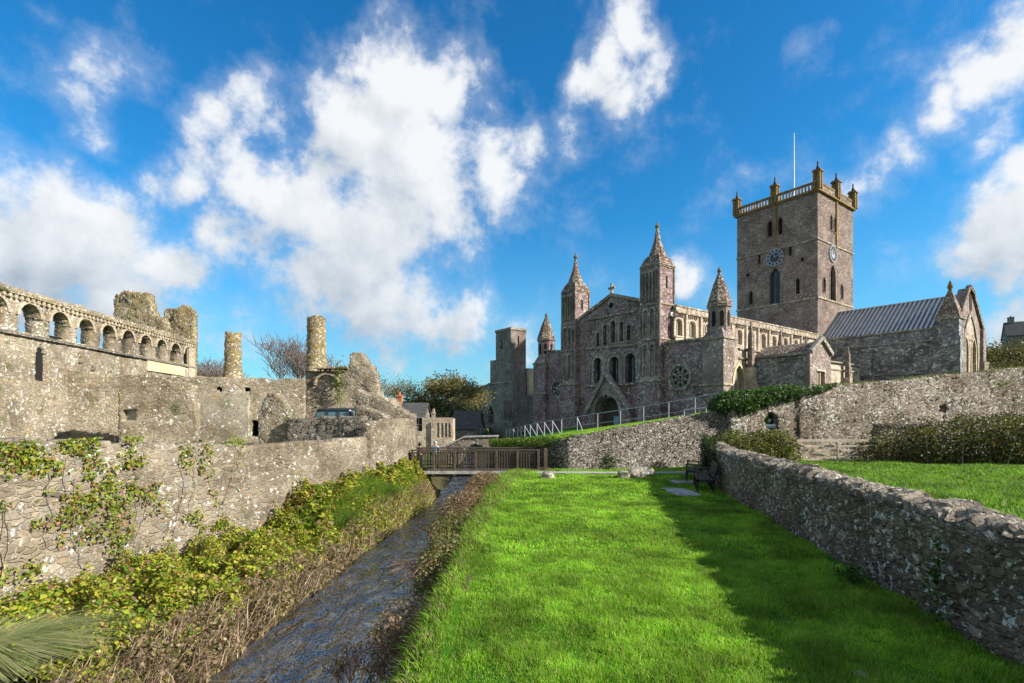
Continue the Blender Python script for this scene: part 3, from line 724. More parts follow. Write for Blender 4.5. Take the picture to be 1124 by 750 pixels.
MB().bar(pal_pt(0, .03, 5.25), pal_pt(24.45, .03, 5.25), .20, .10).build('string_course', M['darkriver'], pal)
for a in ARC:
    w_ = MB(); n = Vector((1, -PK, 0)).normalized(); ax = Vector((PK, 1, 0)).normalized()
    O = pal_pt(a, .07, 0)
    pts_o = [(.64 * math.cos(t), 5.98 + .60 * math.sin(t)) for t in np.linspace(0, math.pi, 13)]; pts_i = [(.5 * math.cos(t), 5.98 + .49 * math.sin(t)) for t in np.linspace(math.pi, 0, 13)]
    w_.slab(O, ax, n, pts_o + pts_i, (), .25); w_.build('arch_ring', M['ruinflat'], pal)
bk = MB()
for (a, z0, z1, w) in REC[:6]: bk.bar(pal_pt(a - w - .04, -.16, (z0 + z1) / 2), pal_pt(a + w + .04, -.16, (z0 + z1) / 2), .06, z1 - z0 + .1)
bk.build('recess_shade_panel', M['inner_shade'], pal)  # near-black panels set in the openings to paint their inner shade
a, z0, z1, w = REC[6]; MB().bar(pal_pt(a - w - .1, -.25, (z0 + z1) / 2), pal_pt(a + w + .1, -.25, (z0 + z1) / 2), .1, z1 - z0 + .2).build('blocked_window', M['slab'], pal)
# paler smooth band under the string course and end pier
MB().bar(pal_pt(19.2, .03, 4.9), pal_pt(23.2, .03, 4.9), .08, .55).build('render_patch', M['cream'], pal)
MB().bar(pal_pt(23.6, .05, 5.4), pal_pt(24.4, .05, 5.4), .14, 2.0).build('end_pier', M['ruinflat'], pal)
# ragged turrets
def ragged(name, path, ctrl, thick, mat, parent, seed, zb=.5, amp=.15, cell=.1, holes=None):
    return gridwall(name, path, lambda s: zb, ztop(None, ctrl, seed, amp, 2.2), thick, cell, mat, parent, holes=holes, seed=seed, rough=.12)
def pxz(px, py, Y): return ((px - PCX) / F * Y, EYE + (HZ - py) / F * Y)
x0 = pxz(124, 0, 31)[0]; ctrl = [(pxz(p, 0, 31)[0] - x0, pxz(0, q, 31)[1]) for p, q in ((124, 330), (128, 323), (140, 320), (156, 322), (163, 325), (166, 340), (172, 349), (182, 352))]
ragged('corner_turret', [(x0, 31), (x0 + ctrl[-1][0], 31)], ctrl, .45, M['lichenruin'], pal, 91, 5.5)
x0 = pxz(179, 0, 32.6)[0]; ctrl = [(pxz(p, 0, 32.6)[0] - x0, pxz(0, q, 32.6)[1]) for p, q in ((179, 342), (183, 338), (195, 337), (205, 335), (210, 340), (212.5, 345))]
ragged('corner_turret', [(x0, 32.6), (x0 + ctrl[-1][0], 32.6)], ctrl, .4, M['lichenruin'], pal, 95, .5)

# lower cross wall in front, with old render
cw = thing('cross_wall', 'long level rubble wall with a grey rendered panel below the round free standing chimney', 'wall')
pc = [(-18.6, 21.29), (-9.75, 24.0)]
LC = plen(pc)
def cwS(px, py):
    r = (px - PCX) / F; k = (24.0 - 21.6) / (-9.75 + 17.6)   # Y = 21.6 + k (X + 17.6), X = rY
    Y = (21.6 + k * 17.6) / (1 - k * r); X = r * Y; return (X + 18.6) / 8.85 * LC, EYE + (HZ - py) / F * Y
a0, b0 = cwS(281, 480); a1, b1 = cwS(281, 462); a2, b2 = cwS(207, 431); a3, b3 = cwS(241, 431); a4, _ = cwS(272, 430)
gridwall('wall_face', pc, lambda s: .3, ztop(None, [(0, 4.15), (1.5, 4.0), (LC, 3.93)], 6, .05, 2), .7, .075, M['ruin'], cw,
         holes=lambda s, z: ((np.abs(s - a1) < .16) & (z > b0) & (z < b1)) | ((np.abs(s - a2) < .16) & (np.abs(z - b2) < .09)) | ((np.abs(s - a3) < .14) & (np.abs(z - b3 - .05) < .2)) | ((np.abs(s - a4) < .12) & (z > b2 - .2) & (z < b2 + .25)), seed=101, rough=.08)
Tc = Vector((7.85, 2.4, 0)).normalized(); Nc = Vector((Tc.y, -Tc.x, 0))
def cwp(s, off, z): p = Vector((-18.6, 21.29, z)) + Tc * s + Nc * off; return p
sa, za = cwS(203, 433); sb_, zb_ = cwS(274, 490)
p0 = cwp(sa, .05, 0); p1 = cwp(sb_, .05, 0)
gridwall('render_panel', [(p0.x, p0.y), (p1.x, p1.y)], lambda s: 1.0, lambda s: 3.36 + .05 * math.sin(s * 7), .12, .08, M['plaster'], cw, seed=7, rough=.05, rz=.9)
MB().bar(cwp(.5, -.66, 2.6), cwp(LC - .1, -.66, 2.6), .06, 2.6).build('recess_shade_panel', M['inner_shade'], cw)  # near-black backing supplies the darkness seen through the wall holes
# broken wall pieces standing between the cross wall and the river wall
bw = thing('broken_wall', 'pale ragged wall stub between the grey rendered panel and the dark course wall', 'wall')
x0 = pxz(284, 0, 19.6)[0]; ctrl = [(pxz(p, 0, 19.6)[0] - x0, pxz(0, q, 19.6)[1]) for p, q in ((284, 452), (290, 440), (296, 431), (306, 433), (313, 444), (317, 458), (320, 470))]
gridwall('wall_face', [(x0, 19.6), (x0 + ctrl[-1][0], 19.5)], lambda s: .6, ztop(None, ctrl, 8, .08, 3), .6, .07, M['ruin'], bw, seed=131, rough=.08)
x0 = pxz(131, 0, 19.5)[0]; ctrl = [(pxz(p, 0, 19.5)[0] - x0, pxz(0, q, 19.5)[1]) for p, q in ((131, 432), (140, 420), (152, 412), (168, 413), (185, 416), (201, 422), (203, 440))]
bw2 = thing('broken_wall', 'mossy ragged wall stub left of the grey rendered panel below the arcade', 'wall')
gridwall('wall_face', [(x0, 19.5), (x0 + ctrl[-1][0], 20.2)], lambda s: .6, ztop(None, ctrl, 5, .10, 3), .7, .07, M['ruin'], bw2,
         holes=lambda s, z: (np.abs(s - .35) < .2) & (z > 2.05) & (z < 2.5), seed=137, rough=.12)
MB().box((x0 + .0, 19.75, 1.95), (x0 + .75, 19.8, 2.6)).build('blocked_window', M['slab'], bw2)
def chimney(name, label, x, y, z0, z1, r0, r1, mat):
    t = thing(name, label, 'chimney', (x, y, z0))
    n = 20; zs = np.arange(0, z1 - z0 + .001, .09); V = []
    for i, z in enumerate(zs):
        f = z / (z1 - z0); rr = r0 + (r1 - r0) * min(1, f * 3.0)
        for k in range(n):
            a = 2 * math.pi * k / n; q = rr * (1 + (float(vnoise(k * 1.7, z * 9, r0 * 9)) - .5) * .10); V.append((q * math.cos(a), q * math.sin(a), z + (float(vnoise(k * 1.1, z * 3, 5)) - .5) * .05 * (3 if i == len(zs) - 1 else 1)))
    V.append((0, 0, z1 - z0 - .05)); m = len(zs)
    Fc = [(j * n + k, j * n + (k + 1) % n, (j + 1) * n + (k + 1) % n, (j + 1) * n + k) for j in range(m - 1) for k in range(n)] + [((m - 1) * n + k, (m - 1) * n + (k + 1) % n, m * n) for k in range(n)]
    mesh_obj('stack', V, Fc, mat, t, smooth=True); return t
c1 = chimney('round_chimney', 'shorter round rubble chimney standing alone on the level ruin wall', -12.9, 23.6, 3.8, 6.1, .43, .33, M['lichenruin'])
# gabled ruin behind the car
gr = thing('gabled_ruin', 'ruined stone gable with corbelled cornice and blind arch behind the parked car', 'building')
Yg = 26.0; x0 = pxz(336, 0, Yg)[0]
ctrl = [(pxz(p, 0, Yg)[0] - x0, pxz(0, q, Yg)[1]) for p, q in ((336, 402), (345, 403), (383, 404), (385, 389), (392, 386), (398, 389), (400, 396), (407, 401), (412, 410), (414, 425))]
gridwall('front_wall', [(x0, Yg), (x0 + ctrl[-1][0], Yg)], lambda s: .4, ztop(None, ctrl, 6, .07, 3), .8, .08, M['ruin'], gr, seed=111, rough=.10)
gridwall('side_wall', [(x0 + ctrl[-1][0], Yg), (x0 + ctrl[-1][0] + .2, Yg + 5)], lambda s: .0, ztop(None, [(0, 3.7), (1.5, 3.2), (5, 3.0)], 4, .2, 2), .7, .1, M['ruin'], gr, seed=115, rough=.1)
m_ = MB(); x = x0 + .35
while x < x0 + 2.1: m_.box((x, Yg - .14, 4.50), (x + .13, Yg + .05, 4.64)); x += .25
m_.box((x0 + .3, Yg - .17, 4.64), (x0 + 2.15, Yg + .05, 4.72)); m_.build('corbel_table', M['lichenruin'], gr)
cxa = pxz(359, 0, Yg)[0]; za = pxz(0, 412, Yg)[1]
m_ = MB(); m_.slab((cxa, Yg - .09, 0), (1, 0, 0), (0, -1, 0), [(.66 * math.cos(t), za - .5 + .62 * math.sin(t)) for t in np.linspace(0, math.pi, 13)] + [(.56 * math.cos(t), za - .5 + .52 * math.sin(t)) for t in np.linspace(math.pi, 0, 13)], (), .2); m_.build('blind_arch', M['ruinflat'], gr)
c2 = chimney('tall_chimney', 'taller rubble chimney rising from the ruined gable with bare branches behind', pxz(347, 0, 26.3)[0], 26.35, 4.5, 7.3, .56, .44, M['lichenruin'])

# ------------------------------------------------------------------ parked car behind the course wall
pv_ = thing('parked_car', 'dark people carrier parked behind the dark course wall with only its windows showing', 'car', (-7.62, 23.6, .9))
bmv = MB()
def loft(mb, secs, xs):
    """secs: (y, halfwidth, z0, z1) profile boxes along y"""
    n = len(secs)
    vs = []
    for (y, hw_, z0, z1) in secs: vs += [(-hw_, y, z0), (hw_, y, z0), (hw_, y, z1), (-hw_, y, z1)]
    fs = [(0, 1, 2, 3)[::-1], tuple(4 * (n - 1) + k for k in (0, 1, 2, 3))]
    for j in range(n - 1):
        for k in range(4): fs.append((4 * j + k, 4 * j + (k + 1) % 4, 4 * j + 4 + (k + 1) % 4, 4 * j + 4 + k))
    mb.add(vs, fs)
loft(bmv, [(-2.0, .78, .35, .95), (-1.95, .84, .25, 1.05), (1.2, .84, .25, 1.05), (1.95, .80, .3, .85), (2.0, .72, .35, .75)], None)
bmv.build('body', M['vanpaint'], pv_, bevel=.03)
rf = MB(); loft(rf, [(-1.88, .68, 1.55, 1.62), (-1.6, .70, 1.58, 1.68), (.5, .70, 1.58, 1.68), (.75, .66, 1.52, 1.60)], None)
for sx in (-1, 1):
    for yy, y2 in ((-1.93, -1.8), (-.6, -.62), (.3, .28)): rf.bar((sx * .80, yy, 1.03), (sx * .68, y2, 1.57), .06, .08)
    rf.bar((sx * .80, 1.4, 1.03), (sx * .66, .7, 1.55), .06, .08)
for sx in (-.26, .26): rf.bar((sx, -1.97, 1.05), (sx * .9, -1.86, 1.56), .06, .04)
rf.build('roof', M['vanpaint'], pv_)
gl = MB(); loft(gl, [(-1.93, .785, 1.04, 1.06), (-1.82, .66, 1.5, 1.57), (.65, .64, 1.5, 1.56), (1.35, .78, 1.04, 1.06)], None)
gl.add([(-.79, -1.93, 1.03), (.79, -1.93, 1.03), (.67, -1.84, 1.57), (-.67, -1.84, 1.57)], [(0, 1, 2, 3)])
gl.add([(-.79, 1.38, 1.03), (.79, 1.38, 1.03), (.65, .72, 1.55), (-.65, .72, 1.55)], [(0, 1, 2, 3)])
for sx in (-1, 1): gl.add([(sx * .80, -1.9, 1.03), (sx * .80, 1.36, 1.03), (sx * .67, .72, 1.56), (sx * .67, -1.82, 1.57)], [(0, 1, 2, 3)])
gl.build('windows', M['vanglass'], pv_)
for sx in (-1, 1):
    for yy in (-1.25, 1.25):
        w_ = MB(); w_.bar((sx * .66, yy, .32), (sx * .86, yy, .32), .64, .64, 18); wh = w_.build('wheel', M['rubber'], pv_)
        r_ = MB(); r_.bar((sx * .80, yy, .32), (sx * .875, yy, .32), .36, .36, 12); r_.build('rim', M['rail'], wh)
for sx in (-.66, .66):
    MB().box((sx - .09, -2.03, .75), (sx + .09, -1.96, .95)).build('tail_light', M['red_fabric'], pv_)

# ------------------------------------------------------------------ low house and cottages beyond the bridge
def simple_house(name, label, x, y, rz, w, d, z0, ze, zr, wallm, roofm, wins=(), chim=None, flat=False, parapet=0):
    """w along local x (front faces local -y), gable roof ridge along x; front wall with window openings"""
    t = thing(name, label, 'house', (x, y, z0), rz)
    hz = ze - z0
    holes = [arch(a, b, w_, h_, k) for (a, b, w_, h_, k) in wins]
    m = MB(); m.slab((0, 0, 0), (1, 0, 0), (0, -1, 0), [(-w / 2, 0), (w / 2, 0), (w / 2, hz + parapet), (-w / 2, hz + parapet)], holes, .35)
    m.build('front_wall', wallm, t)
    b = MB(); b.slab((0, d, 0), (-1, 0, 0), (0, 1, 0), [(-w / 2, 0), (w / 2, 0), (w / 2, hz), (-w / 2, hz)], (), .35)
    for sx in (-1, 1):
        ol = [(.352, 0), (d - .352, 0), (d - .352, hz), (d / 2, hz + (0 if flat else zr - ze)), (.352, hz)]
        b.slab((sx * w / 2, 0, 0), (0, 1, 0), (sx, 0, 0), ol, (), .35)
    b.build('wall', wallm, t)
    r = MB()
    if flat: r.box((-w / 2 + .3, .3, hz - .15), (w / 2 - .3, d - .3, hz - .02))
    else:
        hr = zr - ze; o = .2
        for sy in (0, 1):
            y0_, y1_ = (-o, d / 2) if sy == 0 else (d + o, d / 2); z0_ = hz - o * hr / (d / 2)
            a = [(-w / 2 - .15, y0_, z0_ + .04), (w / 2 + .15, y0_, z0_ + .04), (w / 2 + .15, y1_, hz + hr + .04), (-w / 2 - .15, y1_, hz + hr + .04)]
            r.add(a + [(p[0], p[1], p[2] + .12) for p in a], [(0, 1, 2, 3), (7, 6, 5, 4), (0, 4, 5, 1), (1, 5, 6, 2), (2, 6, 7, 3), (3, 7, 4, 0)])
    r.build('roof', roofm, t)
    for (a, b_, w_, h_, k) in wins:
        f = MB(); f.box((a - w_ / 2, .16, b_), (a + w_ / 2, .2, b_ + h_)); g_ = f.build('window', M['inner_shade'] if k != 'slot' else wallm, t)
        s_ = MB(); s_.box((a - .03, .12, b_), (a + .03, .155, b_ + h_)).box((a - w_ / 2, .12, b_ + h_ * .5 - .03), (a + w_ / 2, .157, b_ + h_ * .5 + .03)); s_.build('window_bar', M['slab'], g_)
    if chim:
        cx_, cy__, cw_, z1, cm = chim
        c_ = MB().box((cx_ - cw_ / 2, cy__ - cw_ / 2, hz * .6), (cx_ + cw_ / 2, cy__ + cw_ / 2, z1 - z0)).box((cx_ - cw_ / 2 - .06, cy__ - cw_ / 2 - .06, z1 - z0 - .16), (cx_ + cw_ / 2 + .06, cy__ + cw_ / 2 + .06, z1 - z0 - .08)).build('chimney', cm, t)
        MB().lathe((cx_, cy__), [(.14, z1 - z0), (.11, z1 - z0 + .3)], 10).build('chimney_pot', cm, c_)
    return t
Yh = 44.0
xh0, xh1 = pxz(446, 0, Yh)[0], pxz(497, 0, Yh)[0]; wH = xh1 - xh0; cxh = (xh0 + xh1) / 2
lh = simple_house('low_building', 'low flat topped pale stone building behind the left end of the footbridge', cxh, Yh, R(4), wH, 4.5, -1.0, 1.9, 1.9, M['buff'], M['lead'],
    wins=[(pxz(459.5, 0, Yh)[0] - cxh, .95 + .9, .62, 1.15, 'rect'), (pxz(481, 0, Yh)[0] - cxh, 1.3, .18, 1.25, 'rect'), (pxz(485.5, 0, Yh)[0] - cxh, 1.3, .18, 1.25, 'rect'), (pxz(489.5, 0, Yh)[0] - cxh, 1.3, .18, 1.25, 'rect'), (pxz(493.3, 0, Yh)[0] - cxh, 1.3, .18, 1.25, 'rect')], flat=True, parapet=.12,
    chim=(pxz(474.5, 0, Yh)[0] - cxh, 1.2, .30, 2.5, M['buff']))
MB().bar((pxz(472.5, 0, Yh)[0] - cxh, -.08, .2), (pxz(472.5, 0, Yh)[0] - cxh, -.08, 2.6), .11, .11, 8).build('drainpipe', M['iron'], lh)
simple_house('slate_cottage', 'small cottage with dark slate roof between the low building and the ruined chapel', pxz(509, 0, 58)[0], 58, R(-6), 3.0, 5, -1.0, .7, 2.6, M['chapel'], M['slate'])
simple_house('brick_chimney_house', 'house hidden behind the rubble with only its orange brick chimney showing', pxz(432, 0, 48)[0], 48, 0, 5.5, 5, -1.0, 1.6, 3.3, M['chapel'], M['slate'], chim=(0, 2.5, .55, 4.2, M['brick']))
simple_house('hilltop_house', 'grey stone house on the hilltop at the far right edge', 110, 104, R(-38), 13, 9, 14.2, 18.9, 22.2, M['chapel'], M['slate'], wins=[(-3, 1.6, 1.0, 1.5, 'rect'), (3, 1.6, 1.0, 1.5, 'rect')], chim=(-5.5, 4.5, 1.0, 23.4, M['chapel']))

# ------------------------------------------------------------------ wooden footbridge
fb_ = thing('footbridge', 'dark timber footbridge with close balusters crossing the stream', 'bridge', (-4.05, 20.9, 0), R(1.2))
LB = 5.15
dk_ = MB()
for k in range(36): dk_.box((k * LB / 36 + .005, -.1, -.06 - .0), (k * LB / 36 + .135, 1.5, -.02))
dk_.build('deck', M['woodb'], fb_)
MB().box((0, .0, -.26), (LB, .12, -.065)).build('beam', M['woodb'], fb_); MB().box((0, 1.3, -.26), (LB, 1.42, -.065)).build('beam', M['woodb'], fb_)
MB().box((-.1, -.15, -.13), (LB + .3, -.105, -.0)).build('edge_board', M['slab'], fb_)
for yy, nb in ((-.02, 46), (1.42, 46)):
    rl = MB().box((-.1, yy - .05, .80), (LB + .05, yy + .05, .86)).box((-.1, yy - .03, .70), (LB, yy + .03, .755)).box((-.1, yy - .03, .08), (LB, yy + .03, .135)).build('handrail', M['woodd'], fb_, bevel=.006)
    for k in range(7):
        x_ = -.02 + k * (LB) / 6
        MB().box((x_ - .045, yy - .045 + (.09 if yy > 0 else -.08), -.2), (x_ + .045, yy + .045 + (.09 if yy > 0 else -.08), .80)).build('post', M['woodb'], fb_, bevel=.006)
    for k in range(nb):
        x_ = .05 + k * (LB - .1) / (nb - 1)
        MB().box((x_ - .022, yy - .028 - .02, .10), (x_ + .022, yy - .006 - .02, .76)).build('baluster', M['woodd'], fb_)
MB().box((LB + .2, -.12, -.3), (LB + .34, .02, .9)).build('end_post', M['woodb'], fb_, bevel=.01)

# ------------------------------------------------------------------ cathedral (local x = east along the nave, local y = north)
C0 = Vector((15.3, 50.5, 0)); CE = Vector((.807, .59, 0)).normalized(); CN = Vector((-CE.y, CE.x, 0)); CA = math.atan2(CE.y, CE.x)
cath = thing('cathedral', 'large purple and grey stone cathedral with four spired west turrets and a square crossing tower', 'cathedral', tuple(C0), CA)
def onU(px, py, u=0.0):
    """photo point on the plane east = u -> (north, height)"""
    r = (px - PCX) / F; B = C0 + CE * u; v = (B.x - r * B.y) / (r * CN.y - CN.x); D = B.y + CN.y * v; return v, EYE + (HZ - py) / F * D
def onV(px, py, v=0.0):
    r = (px - PCX) / F; B = C0 + CN * v; u = (r * B.y - B.x) / (CE.x - r * CE.y); D = B.y + CE.y * u; return u, EYE + (HZ - py) / F * D
W_, S_ = (-1, 0, 0), (0, -1, 0)
def ringslab(mb, axis, off, outer, inner, th):
    """flat moulding between two open outlines; axis 'W' on plane u=off or 'S' on plane v=off"""
    if axis == 'W': mb.slab((off, 0, 0), (0, 1, 0), W_, outer + inner[::-1], (), th)
    else: mb.slab((0, off, 0), (1, 0, 0), S_, outer + inner[::-1], (), th)
def window(par, axis, off, cx, z0, w, h, kind='pointed', glass='glass', recess=.35, fw=.12, bars=1, frame='dressed', deepen=0):
    """moulded stone frame with leaded glass set back in the opening"""
    outer = arch(cx, z0, w + 2 * fw, h + fw, kind, 12); inner = arch(cx, z0, w, h, kind, 12)
    m = MB(); p = .05
    ringslab(m, axis, off - p, outer, inner, p + .06)
    if bars:   # mullions
        for k in range(bars):
            xm = cx - w / 2 + w * (k + 1) / (bars + 1)
            a = (off + recess - .12, xm - .05, z0) if axis == 'W' else (xm - .05, off + recess - .12, z0)
            hh = h * (.98 if kind == 'rect' else .86)
            b = (off + recess - .02, xm + .05, z0 + hh) if axis == 'W' else (xm + .05, off + recess - .02, z0 + hh)
            m.box(a, b)
    m.box(*(((off - .1, cx - w / 2 - fw, z0 - .12), (off + .15, cx + w / 2 + fw, z0 - .004)) if axis == 'W' else ((cx - w / 2 - fw, off - .1, z0 - .12), (cx + w / 2 + fw, off + .15, z0 - .004))))
    f = m.build('window', M[frame], par)
    g_ = MB()
    if axis == 'W': g_.box((off + recess, cx - w / 2 - .05, z0 - .02), (off + recess + .05, cx + w / 2 + .05, z0 + h + .02))
    else: g_.box((cx - w / 2 - .05, off + recess, z0 - .02), (cx + w / 2 + .05, off + recess + .05, z0 + h + .02))
    g_.build('glass', M[glass], f)
    return f
def rose(par, off, cv, cz, r):
    m = MB()
    m.slab((off - .10, 0, 0), (0, 1, 0), W_, circ(cv, cz, r * 1.22, 24), [circ(cv, cz, r * 1.0, 24)], .2)
    m.slab((off + .10, 0, 0), (0, 1, 0), W_, circ(cv, cz, r * 1.02, 24), [circ(cv, cz, r * .90, 24)], .12)
    m.slab((off + .06, 0, 0), (0, 1, 0), W_, circ(cv, cz, r * .24, 12), [circ(cv, cz, r * .13, 12)], .12)
    for k in range(8):
        a = math.pi / 8 + k * math.pi / 4
        m.bar((off + .12, cv + .2 * r * math.cos(a), cz + .2 * r * math.sin(a)), (off + .12, cv + .93 * r * math.cos(a), cz + .93 * r * math.sin(a)), .10, .12)
        a += math.pi / 8; q = .70; pts = circ(cv + q * r * math.cos(a), cz + q * r * math.sin(a), r * .26, 10); pi_ = circ(cv + q * r * math.cos(a), cz + q * r * math.sin(a), r * .19, 10)
        m.slab((off + .11, 0, 0), (0, 1, 0), W_, pts, [pi_], .08)
    f = m.build('rose_window', M['dressed'], par)
    MB().slab((off + .25, 0, 0), (0, 1, 0), W_, circ(cv, cz, r * 1.01, 24), (), .05).build('glass', M['glass'], f)
def blind(par, axis, off, cx, z0, w, h, kind='round', n=1, gap=0.0, proj=.2, name='blind_arcade'):
    m = MB(); sh = MB()
    for k in range(n):
        c = cx + (k - (n - 1) / 2) * (w + gap)
        o_, i_ = arch(c, z0, w, h, kind, 10), arch(c, z0, w * .70, h * .90, kind, 10)
        ringslab(m, axis, off - proj, o_, i_, proj - .005)
    return m.build(name, M['dressed'], par)

# west gable wall
lanc = [(656.4, 365.3, 380.3, 3.6), (664.2, 356.8, 379.2, 4.3), (673, 352, 376.6, 5.2), (682.2, 353.6, 375.2, 4.8), (690.3, 356.5, 374, 4.4)]
H1 = []; WIN = []
for (px, t_, b_, w_) in lanc:
    v, z1 = onU(px, t_); _, z0 = onU(px, b_); w = abs(onU(px + w_ / 2, t_)[0] - onU(px - w_ / 2, t_)[0]) * .92
    H1.append(arch(v, z0, w, z1 - z0, 'round', 10)); WIN.append((v, z0, w, z1 - z0, 'round', 0, .16))
for (px, t_, b_, w_) in ((656.2, 393, 420.5, 8.4), (674.0, 391.5, 420.5, 10), (691.8, 388, 420, 11)):
    v, z1 = onU(px, t_); _, z0 = onU(px, b_); w = abs(onU(px + w_ / 2, t_)[0] - onU(px - w_ / 2, t_)[0])
    H1.append(arch(v, z0, w, z1 - z0, 'round', 12)); WIN.append((v, z0, w, z1 - z0, 'round', 1, .42))
dv_, dz1 = onU(670.5, 437); dw = 3.1
H1.append(arch(dv_, -.4, dw, dz1 + .4, 'round', 12))
va, zap = onU(671.5, 324.5)
west = MB().slab((0, 0, 0), (0, 1, 0), W_, [(.6, -1), (13.9, -1), (13.9, 13.2), (va, zap), (.6, 13.5)], H1, 1.1).build('west_wall', M['west'], cath)
for (v, z0, w, h, kd, bars, fw) in WIN: window(cath, 'W', 0, v, z0, w, h, kd, 'glass', .55, fw, bars)
# outer shafts between the big arches
m_ = MB()
for q in WIN[5:]:
    v, z0, w, h = q[:4]; ringslab(m_, 'W', -.14, arch(v, z0 - .1, w + 1.3, h + .62, 'round', 14), arch(v, z0 - .1, w + .98, h + .46, 'round', 14), .14)
m_.build('arch_order', M['dressed'], cath)
m_ = MB()
for (pl, pr_, y) in ((643.5, 699, (351.6, 341.2)), (643, 699, (383, 378.5)), (640, 697, (424, 421.5))):
    v0, z0 = onU(pl, y[0]); v1, z1 = onU(pr_, y[1]); m_.bar((-.06, v0, z0), (-.06, v1, z1), .16, .2)
m_.build('string_course', M['string'], cath)
m_ = MB(); m_.bar((-.05, 1.5, 13.62), (-.05, va, zap + .08), .34, .26, up=(1, 0, 0)); m_.bar((-.05, va, zap + .08), (-.05, 13.0, 13.35), .34, .26, up=(1, 0, 0)); m_.build('gable_coping', M['string'], cath)
m_ = MB().box((-.12, va - .09, zap), (.12, va + .09, zap + 1.35)).box((-.11, va - .45, zap + .72), (.11, va + .45, zap + .94)).lathe((0, va), [(.24, zap), (.12, zap + .35)], 8)
m_.build('gable_cross', M['string'], cath)
MB().slab((-.06, 0, 0), (0, 1, 0), W_, circ(*onU(671, 335.5), .55, 16), [circ(*onU(671, 335.5), .36, 16)], .1).build('gable_roundel', M['dressed'], cath)
MB().slab((-.01, 0, 0), (0, 1, 0), W_, circ(*onU(671, 335.5), .35, 16), (), .05).build('roundel_shade_disc', M['inner_shade'], cath)  # near-black disc paints the shade inside the roundel
# west doorway with gabled hood
gv, gz = onU(670.6, 411.5); gl_, gzl = onU(649.5, 452); gr_, gzr = onU(696.5, 449)
m_ = MB(); m_.slab((-.75, 0, 0), (0, 1, 0), W_, [(gl_ - .0, -1), (gr_, -1), (gr_, gzr), (gv, gz), (gl_, gzl)], [arch(dv_, -.4, dw + .5, dz1 + .7, 'round', 14)], .74)
dr = m_.build('portal', M['west'], cath)
m_ = MB(); m_.bar((-.8, gl_ + .1, gzl - .1), (-.8, gv, gz + .12), .45, .42, up=(1, 0, 0)); m_.bar((-.8, gv, gz + .12), (-.8, gr_ - .1, gzr - .1), .45, .42, up=(1, 0, 0)); m_.build('portal_coping', M['dressed'], dr)
for k, e in enumerate((.48, .34, .20)):
    m_ = MB(); ringslab(m_, 'W', -.80 + .26 * k + .04, arch(dv_, -.4, dw + e * 2, dz1 + .4 + e, 'round', 14), arch(dv_, -.4, dw + e * 2 - .26, dz1 + .4 + e - .13, 'round', 14), .16); m_.build('arch_moulding', M['dressed'], dr)
m_ = MB(); ringslab(m_, 'W', -.82, arch(gv, gz - 2.6, .75, 1.5, 'pointed', 10), arch(gv, gz - 2.6, .5, 1.3, 'pointed', 10), .1); m_.build('niche', M['dressed'], dr)
dd = MB().box((.6, dv_ - dw / 2 - .1, -.4), (.7, dv_ + dw / 2 + .1, dz1 + .1)).build('door', M['woodd'], cath)
MB().box((.48, dv_ - dw / 2 + .15, -.2), (.56, dv_ + .0, 2.1)).build('door_leaf', M['doorblue'], dd)

# turrets of the west front
def big_turret(v, w, ztip, zcap, zs):
    """square turret; local centre (u=w/2-.35)"""
    cu = w / 2 - .55
    m = MB(); lv = [-1.2] + zs + [zcap]; ins = [0, .12, .2, .26]
    grow = [.22, .02, 0, -.03, -.05, -.05]
    for k in range(len(lv) - 1):
        h = w / 2 + grow[k]; m.box((cu - h, v - h, lv[k] + (.0 if k == 0 else .002)), (cu + h, v + h, lv[k + 1]))
    t = m.build('turret', M['west'], cath)
    s = MB()
    for k, z in enumerate(lv[1:]):
        h = w / 2 + grow[k] + .09; s.box((cu - h, v - h, z - .11), (cu + h, v + h, z + .09), taper=.05)
    s.build('string_course', M['string'], t)
    # offset slope at first stage
    MB().box((cu - w / 2 - .24, v - w / 2 - .24, lv[1] - .3), (cu + w / 2 + .24, v + w / 2 + .24, lv[1] + .5), taper=.26).build('weathering', M['dressed'], t)
    for k in range(1, len(lv) - 1):
        z0, z1 = lv[k] + (.7 if k == 1 else .35), lv[k + 1] - .3; hh = min(z1 - z0, 3.2); h = w / 2 + grow[k]
        n = 4 if k == len(lv) - 2 else 2; ww = (w - .7) / n * .92
        blind(t, 'W', cu - h, v, z1 - hh, ww, hh, 'round', n, .05); 
    # corner shafts in paler stone
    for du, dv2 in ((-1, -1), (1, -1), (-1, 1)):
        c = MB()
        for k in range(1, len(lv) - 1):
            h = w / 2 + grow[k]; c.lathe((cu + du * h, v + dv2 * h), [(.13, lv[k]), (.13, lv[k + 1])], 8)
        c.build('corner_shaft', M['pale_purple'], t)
    m = MB(); m.box((cu - .12, v - w / 2 - .01, zcap - 2.2), (cu + .12, v - w / 2 + .05, zcap - 1.0)); m.build('slit_window', M['inner_shade'], t)
    # broached spire
    sp = MB(); a = math.pi / 4; q = math.sqrt(2)
    sp.lathe((cu, v), [((w / 2 + .12) * q, zcap + .02), (w / 2 * q * .80, zcap + .9), (w / 2 * q * .60, zcap + 1.25)], 4, a)
    sp.lathe((cu, v), [(w / 2 * 1.02, zcap + .55), (w / 2 * .80, zcap + 1.25), (w / 2 * .31, zcap + (ztip - zcap) * .62), (.13, ztip - .35)], 8, math.pi / 8)
    s_ = sp.build('spire', M['spire'], cath)
    MB().lathe((cu, v), [(.10, ztip - .45), (.24, ztip - .25), (.24, ztip - .1), (.08, ztip), (.05, ztip + .3)], 8).build('finial', M['gold'], s_)
big_turret(1.6, 2.35, 21.7, 17.2, [5.7, 9.9, 13.4])
big_turret(13.7, 2.35, 21.6, 17.0, [5.9, 10.0, 13.2])
